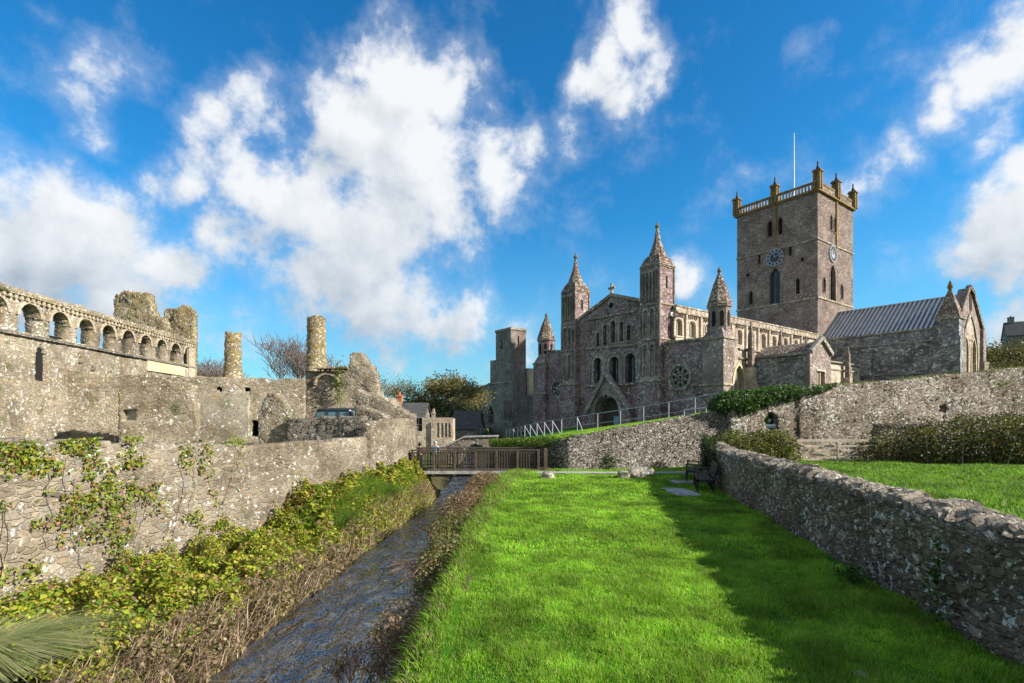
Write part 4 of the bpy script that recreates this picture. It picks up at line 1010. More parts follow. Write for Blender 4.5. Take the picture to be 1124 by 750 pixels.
def small_turret(v, w, ztip, zcap, zb):
    cu = w / 2 - .5
    m = MB().box((cu - w / 2, v - w / 2, -1.2), (cu + w / 2, v + w / 2, zb))
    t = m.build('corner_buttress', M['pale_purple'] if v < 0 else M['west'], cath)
    s = MB()
    for z in (5.0, zb): s.box((cu - w / 2 - .1, v - w / 2 - .1, z - .1), (cu + w / 2 + .1, v + w / 2 + .1, z + .1), taper=.04)
    s.build('string_course', M['string'], t)
    d = MB(); q = math.sqrt(2)
    d.lathe((cu, v), [(w / 2 * q * .98, zb + .08), (w / 2 * q * .66, zb + .9)], 4, math.pi / 4)
    d.lathe((cu, v), [(w * .46, zb + .3), (w * .46, zcap), (w * .52, zcap + .02), (w * .52, zcap + .22)], 8, math.pi / 8)
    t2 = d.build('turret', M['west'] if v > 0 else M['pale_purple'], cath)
    n = MB()
    for k in range(8):
        a = k * math.pi / 4; r_ = w * .46 * math.cos(math.pi / 8) + .0; c_ = Vector((cu + r_ * math.cos(a), v + r_ * math.sin(a), 0)); nn = (math.cos(a), math.sin(a), 0)
        n.slab(c_ + Vector(nn) * .03, (-math.sin(a), math.cos(a), 0), nn, arch(0, zcap - 1.75, .34, 1.4, 'pointed', 8), (), .06)
    n.build('slit_window', M['inner_shade'], t2)
    sp = MB().lathe((cu, v), [(w * .53, zcap + .22), (w * .27, zcap + (ztip - zcap) * .6), (.10, ztip - .2)], 8, math.pi / 8).build('spire', M['spire'], cath)
    MB().lathe((cu, v), [(.07, ztip - .3), (.19, ztip - .15), (.17, ztip), (.04, ztip + .25)], 8).build('finial', M['gold'], sp)
small_turret(-5.35, 2.1, 15.45, 12.0, 9.15)
small_turret(19.3, 2.4, 15.3, 11.8, 8.9)
# aisle west walls with roses
for (vs_, ve_, z0_, z1_, px, py, rr) in ((-6.0, .3, 9.25, 9.35, 746.2, 414, 1.08), (14.2, 20.0, 9.9, 9.0, 611.5, 427.5, .95)):
    cv, cz = onU(px, py)
    MB().slab((0, 0, 0), (0, 1, 0), W_, [(vs_, -1.2), (ve_, -1.2), (ve_, z1_ if vs_ < 0 else z0_ + .8), (vs_, z0_)], [circ(cv, cz, rr, 24)], .9).build('aisle_west_wall', M['west'], cath)
    rose(cath, 0, cv, cz, rr)
    MB().bar((-.05, vs_, 5.0), (-.05, cv - rr * 1.2, 5.0), .14, .16).bar((-.05, vs_, z0_ + .06), (-.05, ve_, (z1_ if vs_ < 0 else z0_ + .8) + .06), .2, .2).build('string_course', M['string'], cath)

# nave clerestory, south side (v = 0)
cl = []
pxs_ = [744.8, 759.8]; us = [onV(p, 360, 0)[0] for p in pxs_]
u = 1.95; k = 0
ucl = [onV(p, 360, 0)[0] for p in (744.8, 759.8, 777, 793.5, 811.5, 825, 837.6, 849.3, 862, 873.5, 884)]
HN = [arch(u_, 10.25, 1.15, 1.75, 'round', 10) for u_ in ucl]
MB().slab((0, 0, 0), (1, 0, 0), S_, [(1.5, 8.8), (33.0, 8.8), (33.0, 12.75), (1.5, 12.95)], HN, .8).build('clerestory_wall', M['buff'], cath)
MB().slab((0, 13.6, 0), (-1, 0, 0), (0, 1, 0), [(-33, -1), (-1.2, -1), (-1.2, 12.9), (-33, 12.8)], (), .8).build('north_wall', M['tower'], cath)
for u_ in ucl: window(cath, 'S', 0, u_, 10.25, 1.15, 1.75, 'round', 'glasspale', .3, .2, 1, 'buff')
m_ = MB(); 
for a, b in zip(ucl[:-1], ucl[1:]): m_.box(((a + b) / 2 - .13, -.20, 9.2), ((a + b) / 2 + .13, 0, 12.5))
m_.build('pilaster', M['buff'], cath)
m_ = MB()
for u_ in ucl:
    for j in range(5): m_.box((u_ - .72 + j * .33, -.17, 12.16), (u_ - .60 + j * .33, 0, 12.42))
m_.build('corbel_table', M['tower'], cath)
MB().box((1.5, -.22, 12.55), (33, 0, 12.72)).box((1.5, -.14, 13.2), (33, .3, 13.35)).build('parapet_string', M['string'], cath)
m_ = MB().box((1.5, -.06, 12.72), (33, .22, 13.2))
m_.build('parapet', M['buff'], cath)
m_ = MB()
for j in range(38):
    q = 3.0 + j * .79; m_.slab((0, -.075, 0), (1, 0, 0), S_, circ(q + .3, 12.96, .17, 8), [circ(q + .3, 12.96, .10, 8)], .02)
m_.build('quatrefoil', M['tower'], cath)
m_ = MB(); m_.add([(1.0, .2, 12.6), (33, .2, 12.6), (33, 6.8, 13.9), (1.0, 6.8, 14.3), (1.0, 13.4, 12.6), (33, 13.4, 12.6), (1, .2, 12.2), (33, .2, 12.2), (1, 13.4, 12.2), (33, 13.4, 12.2)], [(0, 1, 2, 3), (3, 2, 5, 4), (6, 8, 9, 7), (0, 6, 7, 1), (4, 5, 9, 8), (0, 3, 4, 8, 6), (1, 7, 9, 5, 2)]); m_.build('nave_roof', M['lead'], cath)
# south aisle (v = -6.85)
va_ = -6.42
uw1, _ = onV(811.3, 409, va_)
HA = [arch(uw1, 2.2, 1.7, 4.6, 'pointed', 12)]
ux = [onV(p, 409, va_)[0] for p in (917.5, 935.5)]
HA += [arch(q, 2.5, 1.3, 3.5, 'pointed', 12) for q in ux]
uE = onV(943.5, 400, va_)[0]
MB().slab((0, va_, 0), (1, 0, 0), S_, [(1.2, -1.2), (uE, -1.2), (uE, 7.95), (9, 8.0), (1.2, 8.3)], HA, .8).build('aisle_wall', M['buff'], cath)
window(cath, 'S', va_, uw1, 2.2, 1.7, 4.6, 'pointed', 'glasspale', .4, .24, 2, 'cream')
for q in ux: window(cath, 'S', va_, q, 2.5, 1.3, 3.5, 'pointed', 'glass', .3, .2, 1, 'buff')
MB().box((1.9, va_ - .12, 7.35), (uE, va_, 7.5)).box((1.9, va_ - .14, 8.2), (uE, va_ + .3, 8.36)).build('string_course', M['string'], cath)
MB().slab((uE, va_ + .8, 0), (0, 1, 0), (1, 0, 0), [(0, -1), (6, -1), (6, 8), (0, 8)], (), .6).build('aisle_east_wall', M['trans'], cath)
MB().add([(1.2, va_ + .2, 7.9), (uE, va_ + .2, 7.9), (uE, -.01, 9.4), (1.2, -.01, 9.4)], [(0, 1, 2, 3)]).build('aisle_roof', M['lead'], cath)
MB().add([(1.2, 20.2, 7.9), (33, 20.2, 7.9), (33, 13.62, 9.9), (1.2, 13.62, 9.9)], [(3, 2, 1, 0)]).build('aisle_roof', M['lead'], cath)
MB().slab((0, 20.3, 0), (-1, 0, 0), (0, 1, 0), [(-33, -1), (-1.2, -1), (-1.2, 8), (-33, 8)], (), .8).build('aisle_wall', M['tower'], cath)
for p, zt_ in ((822.5, 10.6), (855, 10.3), (883, 10.2), (929, 9.9)):
    q, _ = onV(p, 380, va_ - .3)
    m_ = MB().box((q - .33, va_ - 1.35, -1.2), (q + .33, va_ - .001, 4.2)).box((q - .33, va_ - .8, 4.2), (q + .33, va_ - .002, 6.6))
    m_.add([(q - .33, va_ - 1.35, 4.2), (q + .33, va_ - 1.35, 4.2), (q + .33, va_ - .8, 5.4), (q - .33, va_ - .8, 5.4), (q - .33, va_ - .8, 4.2), (q + .33, va_ - .8, 4.2)], [(0, 1, 2, 3), (0, 3, 4), (1, 5, 2)])
    bt = m_.build('buttress', M['buff'], cath)
    MB().box((q - .24, va_ - .7, 6.6), (q + .24, va_ - .22, 9.0), taper=.05).lathe((q, va_ - .46), [(.27, 9.0), (.30, 9.15), (.05, zt_), (.12, zt_ + .08), (.03, zt_ + .25)], 4, math.pi / 4).build('pinnacle', M['tower'], bt)

# south porch
pu0, _ = onV(889, 400, -11.51)
pr_ = C0 + CE * pu0 + CN * va_
vS = -11.51; pu1 = pu0 + 4.1
zpe = EYE + (HZ - 388) / F * 44.2; zpa = EYE + (HZ - 379.5) / F * 45.2
MB().slab((pu0, 0, 0), (0, 1, 0), W_, [(vS + .5, -1.2), (va_ - .01, -1.2), (va_ - .01, zpe - .15), (vS + .5, zpe - .15)], (), .6).build('porch_wall', M['trans'], cath)
pm_ = (pu0 + pu1) / 2
MB().slab((0, vS, 0), (1, 0, 0), S_, [(pu0, -1.2), (pu1, -1.2), (pu1, zpe), (pm_, zpa + .5), (pu0, zpe)], [arch(pm_, 4.0, 1.5, 2.1, 'rect')], .5).build('porch_front', M['pale_purple'], cath)
window(cath, 'S', vS, pm_, 4.0, 1.5, 2.1, 'rect', 'cream', .25, .12, 2, 'buff')
MB().slab((pu1, 0, 0), (0, 1, 0), (1, 0, 0), [(vS + .5, -1.2), (va_ - .01, -1.2), (va_ - .01, zpe), (vS + .5, zpe)], (), .6).build('porch_wall', M['trans'], cath)
m_ = MB(); m_.bar((pu0 - .05, vS - .08, zpe + .1), (pm_, vS - .08, zpa + .66), .34, .3, up=(0, 1, 0)); m_.bar((pm_, vS - .08, zpa + .66), (pu1 + .05, vS - .08, zpe + .1), .34, .3, up=(0, 1, 0))
m_.box((pu0 - .14, vS + .3, zpe - .1), (pu0 + .25, va_, zpe + .12)); m_.build('porch_coping', M['dressed'], cath)
m_ = MB(); m_.add([(pu0, vS + .1, zpe + .0), (pm_, vS + .1, zpa + .35), (pu1, vS + .1, zpe), (pu0, va_ - .01, zpe), (pm_, va_ - .01, zpa + .35), (pu1, va_ - .01, zpe)], [(0, 1, 4, 3), (1, 2, 5, 4)])
m_.build('porch_roof', M['spire'], cath)

# crossing tower
TU0, TU1, TV0, TV1 = 33.0, 44.7, 0.0, 11.7
zT = 33.15
def TW(px, py): return onU(px, py, TU0)
def TS(px, py): return onV(px, py, TV0)
hw1 = []; tw = []
for (px, t_, b_, w_, kd, gl_k, fw) in ((850.5, 294.0, 333.5, 11.5, 'pointed', 'glass', .35), (845.0, 242, 260, 5.2, 'round', 'inner_shade', .1), (856.4, 239, 257.5, 5.0, 'round', 'inner_shade', .1), (833.4, 280, 290, 2.6, 'rect', 'inner_shade', .1), (867.3, 270, 281, 3.4, 'rect', 'inner_shade', .1), (824.3, 319, 334, 4.0, 'pointed', 'inner_shade', .16), (875.8, 305, 323, 4.2, 'pointed', 'inner_shade', .18), (821, 300, 304, 3, 'rect', 'inner_shade', .05), (880.7, 283, 287, 3, 'rect', 'inner_shade', .05)):
    v, z1 = TW(px, t_); _, z0 = TW(px, b_); w = abs(TW(px + w_ / 2, t_)[0] - TW(px - w_ / 2, t_)[0]); tw.append(('W', v, z0, w, z1 - z0, kd, gl_k, fw))
hs1 = []
for (px, t_, b_, w_, kd, gl_k, fw) in ((914.0, 291, 331, 6.0, 'pointed', 'glass', .22), (904.7, 304.5, 320.5, 2.8, 'pointed', 'inner_shade', .1), (924.2, 312, 328.5, 2.8, 'pointed', 'inner_shade', .1), (912.4, 236, 253, 2.4, 'pointed', 'inner_shade', .1), (916.6, 239, 256, 2.4, 'pointed', 'inner_shade', .1)):
    u_, z1 = TS(px, t_); _, z0 = TS(px, b_); w = abs(TS(px + w_ / 2, t_)[0] - TS(px - w_ / 2, t_)[0]); tw.append(('S', u_, z0, w, z1 - z0, kd, gl_k, fw))
MB().slab((TU0, 0, 0), (0, 1, 0), W_, [(TV0, -1), (TV1, -1), (TV1, zT), (TV0, zT)], [arch(q[1], q[2], q[3], q[4], q[5], 10) for q in tw if q[0] == 'W'], 1.2).build('tower_wall', M['tower'], cath)
MB().slab((0, TV0 + .002, 0), (1, 0, 0), S_, [(TU0 + 1.2, -1), (TU1, -1), (TU1, zT), (TU0 + 1.2, zT)], [arch(q[1], q[2], q[3], q[4], q[5], 10) for q in tw if q[0] == 'S'], 1.2).build('tower_wall', M['pale_purple'] if False else M['tower'], cath)
MB().slab((TU1, 0, 0), (0, 1, 0), (1, 0, 0), [(TV0 + 1.2, -1), (TV1, -1), (TV1, zT), (TV0 + 1.2, zT)], (), 1.2).build('tower_wall', M['tower'], cath)
MB().slab((0, TV1, 0), (1, 0, 0), (0, 1, 0), [(TU0 + 1.2, -1), (TU1 - 1.2, -1), (TU1 - 1.2, zT), (TU0 + 1.2, zT)], (), 1.2).build('tower_wall', M['tower'], cath)
for (ax_, c, z0, w, h, kd, gk, fw) in tw: window(cath, ax_, TU0 if ax_ == 'W' else TV0, c, z0, w, h, kd, gk, .45, fw, 1 if w > .9 else 0, 'tower')
m_ = MB()
for z in (26.45, 18.4):
    m_.box((TU0 - .12, TV0 - .12, z - .12), (TU1 + .12, TV1 + .12, z + .12), taper=.03)
m_.build('string_course', M['string'], cath)
m_ = MB().box((TU0 - .35, TV0 - .35, zT - .18), (TU1 + .35, TV1 + .35, zT + .12), taper=.05).build('tower_cornice', M['gold'], cath)
# balustrade: open panels between rails
for ax_, a0_, a1_ in (('W', TV0, TV1), ('S', TU0, TU1)):
    m_ = MB(); m2 = MB(); n = 26
    for k in range(n + 1):
        q = a0_ + .3 + (a1_ - a0_ - .6) * k / n
        if ax_ == 'W': m2.box((TU0 - .1, q - .09, zT + .12), (TU0 + .15, q + .09, zT + 1.02))
        else: m2.box((q - .13, TV0 - .1, zT + .12), (q + .13, TV0 + .15, zT + 1.02))
    if ax_ == 'W': m_.box((TU0 - .15, a0_, zT + 1.0), (TU0 + .2, a1_, zT + 1.25))
    else: m_.box((a0_, TV0 - .15, zT + 1.0), (a1_, TV0 + .2, zT + 1.25))
    pb = m_.build('balustrade', M['gold'], cath); m2.build('balustrade_panel', M['string'], pb)
MB().box((TU1 - .2, TV0, zT), (TU1 + .15, TV1, zT + 1.2)).box((TU0, TV1 - .2, zT), (TU1, TV1 + .15, zT + 1.2)).build('balustrade', M['gold'], cath)
def pinn(u_, v_):
    m = MB()
    for a, b in ((-1, -1), (1, -1), (1, 1), (-1, 1)): m.box((u_ + a * .30 - .17, v_ + b * .30 - .17, zT + .1), (u_ + a * .30 + .17, v_ + b * .30 + .17, zT + 2.75), taper=.02)
    m.box((u_ - .3, v_ - .3, zT), (u_ + .3, v_ + .3, zT + 2.5)); m.box((u_ - .58, v_ - .58, zT + 2.42), (u_ + .58, v_ + .58, zT + 2.62), taper=.08)
    p = m.build('pinnacle', M['gold'], cath)
    MB().lathe((u_, v_), [(.32, zT + 2.6), (.06, zT + 3.5), (.13, zT + 3.6), (.02, zT + 4.0)], 6).build('finial', M['iron'], p)
for a in (0, .5, 1):
    for b in (0, .5, 1):
        if (a, b) != (.5, .5): pinn(TU0 + a * (TU1 - TU0), TV0 + b * (TV1 - TV0))
# yellow lichen streak below the middle pinnacles
vm = (TV0 + TV1) / 2; um = (TU0 + TU1) / 2
MB().box((TU0 - .16, vm - .22, 27.0), (TU0 - .002, vm + .22, zT - .2)).build('pilaster', M['gold'], cath)
MB().box((um - .2, TV0 - .16, 25.6), (um + .2, TV0 - .0, zT - .2)).build('pilaster', M['gold'], cath)
# clocks
def clock(axis, c, z, r):
    def disc(off, rad, inner=None, th=.05):
        m = MB()
        if axis == 'W': m.slab((TU0 - off, 0, 0), (0, 1, 0), W_, circ(c, z, rad, 28), [circ(c, z, inner, 28)] if inner else (), th)
        else: m.slab((0, TV0 - off, 0), (1, 0, 0), S_, circ(c, z, rad, 28), [circ(c, z, inner, 28)] if inner else (), th)
        return m
    pale = axis == 'S'
    f = disc(.10, r, None, .1).build('clock_face', M['clockf'] if pale else M['clockd'], cath)
    rg = disc(.15, r, r * .90).build('clock_ring', M['clockf'], f)
    m = disc(.15, r * .62, r * .55)
    def P(a, q, o): 
        x = c + (1 if axis == 'S' else -1) * q * math.sin(a); zz = z + q * math.cos(a); return (TU0 - o, x, zz) if axis == 'W' else (x, TV0 - o, zz)
    for k in range(12):
        a = k * math.pi / 6; m.bar(P(a, r * .62, .14), P(a, r * .88, .14), .17 if k % 3 else .26, .05, up=(1, 0, 0) if axis == 'W' else (0, 1, 0))
    m.build('numerals', M['clockf'] if not pale else M['clockd'], f)
    h = MB().bar(P(R(350), 0, .2), P(R(350), r * .5, .2), .14, .04, up=(1, 0, 0) if axis == 'W' else (0, 1, 0)).bar(P(R(66), 0, .2), P(R(66), r * .78, .2), .10, .04, up=(1, 0, 0) if axis == 'W' else (0, 1, 0)); h.build('clock_hands', M['clockf'] if not pale else M['clockd'], f)
cv, cz = TW(850.8, 283); clock('W', cv, cz, 1.28)
cu_, cz2 = TS(913.8, 279); clock('S', cu_, cz2, 1.22)
MB().lathe((um, vm), [(.11, zT - 1), (.09, zT + 6), (.05, 45.4)], 10).build('flagpole', M['white'], cath)
MB().box((TU0 + 1.0, TV0 + 1.0, zT - .6), (TU1 - 1.0, TV1 - 1.0, zT - .2)).build('tower_roof', M['lead'], cath)

# south transept
XU0, XU1, XV = 34.0, 45.2, -14.5
zEv, zRd = 12.55, 17.0; xm = (XU0 + XU1) / 2
uW = XU0
ax0 = onU(986, 405, XU0)[0]
MB().slab((XU0, 0, 0), (0, 1, 0), W_, [(XV + .9, -1.2), (-.01, -1.2), (-.01, zEv), (XV + .9, zEv)], [arch(ax0, 1.5, 2.2, 3.9, 'round', 12)], .9).build('transept_wall', M['trans'], cath)
MB().slab((XU0 + .35, 0, 0), (0, 1, 0), W_, arch(ax0, 1.5, 2.3, 4.0, 'round', 12), (), .05).build('blocked_arch', M['west'], cath)
MB().box((XU0 - .14, XV + .5, zEv - 1.5), (XU0 - .001, -.01, zEv - 1.34)).box((XU0 - .2, XV + .5, zEv - .1), (XU0 + .3, -.01, zEv + .12)).box((XU0 - .12, XV + .5, 7.2), (XU0 - .001, -4.0, 7.36)).build('string_course', M['dressed'], cath)
m_ = MB()
for p in (953.5, 1027): q = onU(p, 400, XU0)[0]; m_.box((XU0 - .5, q - .45, -1.2), (XU0 - .002, q + .45, 10.6), taper=.0)
m_.build('buttress', M['trans'], cath)
# gable end
gvh = XV; lw1 = [onV(p, 400, XV)[0] for p in (1060.5, 1069)]
def SX(px, py): return onV(px, py, XV)
cG = (SX(1050, 0)[0] + SX(1079, 0)[0]) / 2
zsill = 5.3; hol = [arch(q, zsill - .6, 1.9, 6.9, 'pointed', 12) for q in lw1]
zr2 = EYE + (HZ - 316) / F * 61.5
MB().slab((0, XV, 0), (1, 0, 0), S_, [(XU0 + .002, -1.2), (XU1, -1.2), (XU1, zEv + .3), (xm + .9, zr2 - .5), (xm - .9, zr2), (XU0 + .002, zEv + .3)], hol, .9).build('transept_gable', M['pale_purple'], cath)
for q in lw1: window(cath, 'S', XV, q, zsill - .6, 1.9, 6.9, 'pointed', 'cream', .35, .2, 0, 'cream')
m_ = MB(); ringslab(m_, 'S', XV - .14, arch(sum(lw1) / 2, zsill - 1, 6.9, 10.6, 'pointed', 14), arch(sum(lw1) / 2, zsill - 1, 6.1, 10.0, 'pointed', 14), .14); m_.build('great_arch', M['dressed'], cath)
MB().slab((0, XV - .02, 0), (1, 0, 0), S_, arch(sum(lw1) / 2, 11.4, 3.2, 3.2, 'pointed', 12), (), .04).build('arch_panel', M['buff'], cath)
MB().slab((0, XV - .05, 0), (1, 0, 0), S_, arch(xm + .1, 15.0, 1.0, 2.4, 'round', 10), (), .07).build('gable_niche_shade', M['inner_shade'], cath)  # flat near-black panel paints the shade of a niche
m_ = MB(); m_.bar((XU0, XV - .05, zEv + .4), (xm - .9, XV - .05, zr2 + .1), .5, .4, up=(0, 1, 0)); m_.bar((xm + .9, XV - .05, zr2 - .4), (XU1, XV - .05, zEv + .4), .5, .4, up=(0, 1, 0)); m_.bar((xm - .95, XV - .05, zr2 + .1), (xm + .95, XV - .05, zr2 - .4), .5, .5, up=(0, 1, 0)); m_.build('gable_coping', M['spire'], cath)
MB().slab((XU1, 0, 0), (0, 1, 0), (1, 0, 0), [(XV + .9, -1.2), (-.01, -1.2), (-.01, zEv), (XV + .9, zEv)], (), .9).build('transept_wall', M['trans'], cath)
# corner turret of the transept
MB().box((XU0 - .55, XV - .45, -1.2), (XU0 + 1.9, XV + 2.0, zEv - 1.2)).box((XU0 - .35, XV - .3, zEv - 1.2), (XU0 + 1.7, XV + 1.8, 13.4)).build('corner_turret', M['trans'], cath)
MB().box((XU0 - .5, XV - .45, 13.35), (XU0 + 1.85, XV + 1.95, 13.55)).build('string_course', M['dressed'], cath)
ct = MB().lathe((XU0 + .68, XV + .75), [(1.62, 13.56), (.16, 17.0)], 4, math.pi / 4).build('turret_cap', M['spire'], cath)
MB().lathe((XU0 + .68, XV + .75), [(.12, 16.9), (.30, 17.2), (.22, 17.5), (.05, 18.0)], 8).build('finial', M['gold'], ct)
MB().box((XU1 - 1.4, XV - .5, -1.2), (XU1 + .6, XV + 1.4, 9.0)).box((XU1 - .9, XV - .3, 9.0), (XU1 + .35, XV + 1.1, 12.9)).lathe((XU1 - .3, XV + .4), [(.9, 12.9), (.2, 14.2)], 4, math.pi / 4).build('corner_turret', M['pale_purple'], cath)
# lead roof with rolls
m_ = MB(); m_.add([(XU0 - .15, XV + .9, zEv + .1), (XU0 - .15, 0, zEv + .1), (xm, 0, zRd), (xm, XV + .9, zRd), (XU1 + .15, 0, zEv + .1), (XU1 + .15, XV + .9, zEv + .1)], [(0, 3, 2, 1), (3, 5, 4, 2)])
rf_ = m_.build('transept_roof', M['lead'], cath)
sl_ = Vector((xm - XU0 + .15, 0, zRd - zEv - .1)).normalized(); nn = Vector((-sl_.z, 0, sl_.x))
m_ = MB(); m2 = MB()
for k in range(27):
    y = XV + 1.1 + k * (-XV - 1.4) / 26
    m_.bar(Vector((XU0 - .15, y, zEv + .1)) + nn * .05, Vector((xm, y, zRd)) + nn * .05, .13, .16, up=(0, 1, 0))
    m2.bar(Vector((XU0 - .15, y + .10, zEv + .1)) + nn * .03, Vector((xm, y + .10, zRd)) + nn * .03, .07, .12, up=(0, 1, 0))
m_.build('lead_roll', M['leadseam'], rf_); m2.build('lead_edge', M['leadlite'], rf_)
MB().bar((xm, XV + .5, zRd + .05), (xm, 0, zRd + .05), .25, .15).build('ridge', M['lead'], rf_)
# choir and north side massing beyond the tower
MB().box((TU1 + .01, .8, -1), (TU1 + 22, 11, 12.5)).build('choir', M['trans'], cath)
MB().add([(TU1, .6, 12.5), (TU1 + 22, .6, 12.5), (TU1 + 22, 5.9, 16), (TU1, 5.9, 16), (TU1 + 22, 11.2, 12.5), (TU1, 11.2, 12.5)], [(0, 1, 2, 3), (3, 2, 4, 5), (1, 4, 2), (0, 3, 5)]).build('choir_roof', M['lead'], cath)

# ------------------------------------------------------------------ ruined chapel left of the west front
chp = thing('ruined_chapel', 'roofless grey chapel ruin with a plain square tower left of the cathedral west front', 'chapel', (-.2, 85.0, 0), CA)
Q0 = Vector((-.2, 85.0, 0))
def chU(px, py, u=0.0):
    r = (px - PCX) / F; B = Q0 + CE * u; v = (B.x - r * B.y) / (r * CN.y - CN.x); return v, EYE + (HZ - py) / F * (B.y + CN.y * v)
def chV(px, py, v=0.0):
    r = (px - PCX) / F; B = Q0 + CN * v; u = (r * B.y - B.x) / (CE.x - r * CE.y); return u, EYE + (HZ - py) / F * (B.y + CE.y * u)
tvN = chU(544.2, 0)[0]; tuE = chV(577.3, 0)[0]; zt_ = chU(560.7, 361)[1]
sl1 = chU(550.5, 378); sl2 = chV(569, 375)
MB().slab((0, 0, 0), (0, 1, 0), W_, [(.0, -1.5), (tvN, -1.5), (tvN, zt_), (0, zt_)], [arch(sl1[0], sl1[1] - .9, .5, 1.9, 'pointed')], .7).build('tower_wall', M['chapel'], chp)
MB().slab((0, .002, 0), (1, 0, 0), S_, [(.7, -1.5), (tuE, -1.5), (tuE, zt_), (.7, zt_)], [arch(sl2[0], sl2[1] - .7, .35, 1.7, 'pointed')], .7).build('tower_wall', M['ruinflat'] if False else M['tower'], chp)
MB().slab((tuE, 0, 0), (0, 1, 0), (1, 0, 0), [(.7, -1.5), (tvN, -1.5), (tvN, zt_), (.7, zt_)], (), .7).slab((0, tvN, 0), (1, 0, 0), (0, 1, 0), [(.7, -1.5), (tuE - .7, -1.5), (tuE - .7, zt_), (.7, zt_)], (), .7).build('tower_wall', M['chapel'], chp)
MB().box((-.15, -.15, zt_ - .1), (tuE + .15, tvN + .15, zt_ + .3), taper=.05).build('tower_cap', M['dressed'], chp)
v1, z1 = chU(536.5, 396); MB().box((.3, tvN + .01, -1), (3, v1, z1)).build('stair_block', M['chapel'], chp)
v0w, z0w = chU(519.5, 428); vwn, _ = chU(539, 0, -.8); wz1 = chU(539, 446, -.8)[1]; wz0 = chU(539, 464, -.8)[1]
MB().slab((-.8, 0, 0), (0, 1, 0), W_, [(-1.6, -1.5), (v0w, -1.5), (v0w, z0w), (v0w * .75, z0w + .3), (v0w * .5, chU(537, 422)[1]), (tvN, chU(544, 420.5)[1]), (-1.6, chU(566, 418)[1])], [arch(vwn, wz0, 1.6, wz1 - wz0, 'pointed')], .8).build('west_wall', M['chapel'], chp)
window(chp, 'W', -.8, vwn, wz0, 1.6, wz1 - wz0, 'pointed', 'inner_shade', .5, .15, 2, 'chapel')
MB().box((-.95, -1.6, chU(560, 420)[1] - .1), (-.8, tvN + 1, chU(560, 420)[1] + .15)).build('string_course', M['dressed'], chp)
u2, _ = chV(588, 0, -1.2); zz2 = chV(580, 434, -1.2)[1]
MB().slab((0, -1.62, 0), (1, 0, 0), S_, [(-.78, -1.5), (u2 + 3, -1.5), (u2 + 3, zz2), (-.78, zz2)], (), .8).build('south_wall', M['chapel'], chp)
uf, zf = chV(580.5, 404.5, .5); MB().box((uf - .5, .3, 2), (uf + 1.6, 1.1, zf)).build('wall_fragment', M['ruinflat'], chp)
MB().slab((0, .28, 0), (1, 0, 0), S_, arch(uf + .4, zz2 + .6, .9, (zf - zz2) * .7, 'pointed'), (), .06).build('blocked_lancet', M['cream'], chp)
for k in range(5): MB().box((-1.1, -1.2 + k * .4, 1.6), (-.802, -1.05 + k * .4, 4.6)).build('buttress', M['chapel'], chp)

# ------------------------------------------------------------------ handrail along the path
hr_ = thing('path_railing', 'galvanised steel railing following the sloping path above the retaining wall', 'railing')
PX = [(556, 472.2, 482.0), (559.6, 471.5, 481.6), (563.4, 470.6, 481), (568.4, 469.2, 480.2), (572, 468, 479.6), (576, 467, 479.2), (582, 466, 478.4), (589.4, 464.3, 477.6), (597.6, 463.3, 476.4), (606.4, 461.6, 475.2), (616.4, 460.8, 473.8), (633.6, 457.6, 471.6), (656, 454.0, 469.8), (681, 450.2, 468.2), (706.4, 446.2, 464.0), (734, 441.4, 460.0), (763, 436.2, 456.5), (795, 430.5, 452)]
rpts = []
for (px, yt, yb) in PX:
    D = float(np.interp(px, [556, 606, 640, 681, 734, 800], [56, 39, 34, 30, 28, 26.0])); X = (px - PCX) / F * D
    rpts.append((X, D, float(H(X, D)), EYE + (HZ - yt) / F * D))
for k, (X, Y, z0, z1) in enumerate(rpts):
    MB().bar((X, Y, min(z0, z1 - .9) - .15), (X, Y, z1), .055 if Y < 35 else .075, n=8).build('post', M['rail'], hr_)
    if PX[k][0] in (563.4, 568.4, 576, 582, 589.4, 597.6, 606.4, 559.6, 572, 633.6):
        MB().bar((X, Y, z1 - .05), (X + (.65 if Y > 37 else .4), Y + .02, z0 + .02), .045, n=6).build('brace', M['rail'], hr_)
for a, b in zip(rpts[:-1], rpts[1:]):
    MB().bar((a[0], a[1], a[3]), (b[0], b[1], b[3]), .045, n=6).build('rail', M['rail'], hr_)
    if a[1] < 38:
        f_ = .30; MB().bar((a[0], a[1], a[3] - .62), (b[0], b[1], b[3] - .62), .035, n=6).build('rail', M['rail'], hr_)
sr = thing('step_handrail', 'short low steel handrail in the grass beside the sloping path railing near the ivy', 'handrail')
p1 = (pxz(751, 0, 25.5)[0], 25.5); p2 = (pxz(775, 0, 25.0)[0], 25.0); zz = lambda py, D: EYE + (HZ - py) / F * D
p0 = (pxz(640, 0, 27)[0], 27)
for (q, t_, b_) in ((p1, 450, 459), (p2, 448, 458)): MB().bar((q[0], q[1], zz(b_, q[1]) - .1), (q[0], q[1], zz(t_, q[1])), .05, n=8).build('post', M['rail'], sr)
MB().bar((p1[0], p1[1], zz(450, p1[1])), (p2[0], p2[1], zz(448, p2[1])), .05, n=8).build('rail', M['rail'], sr)

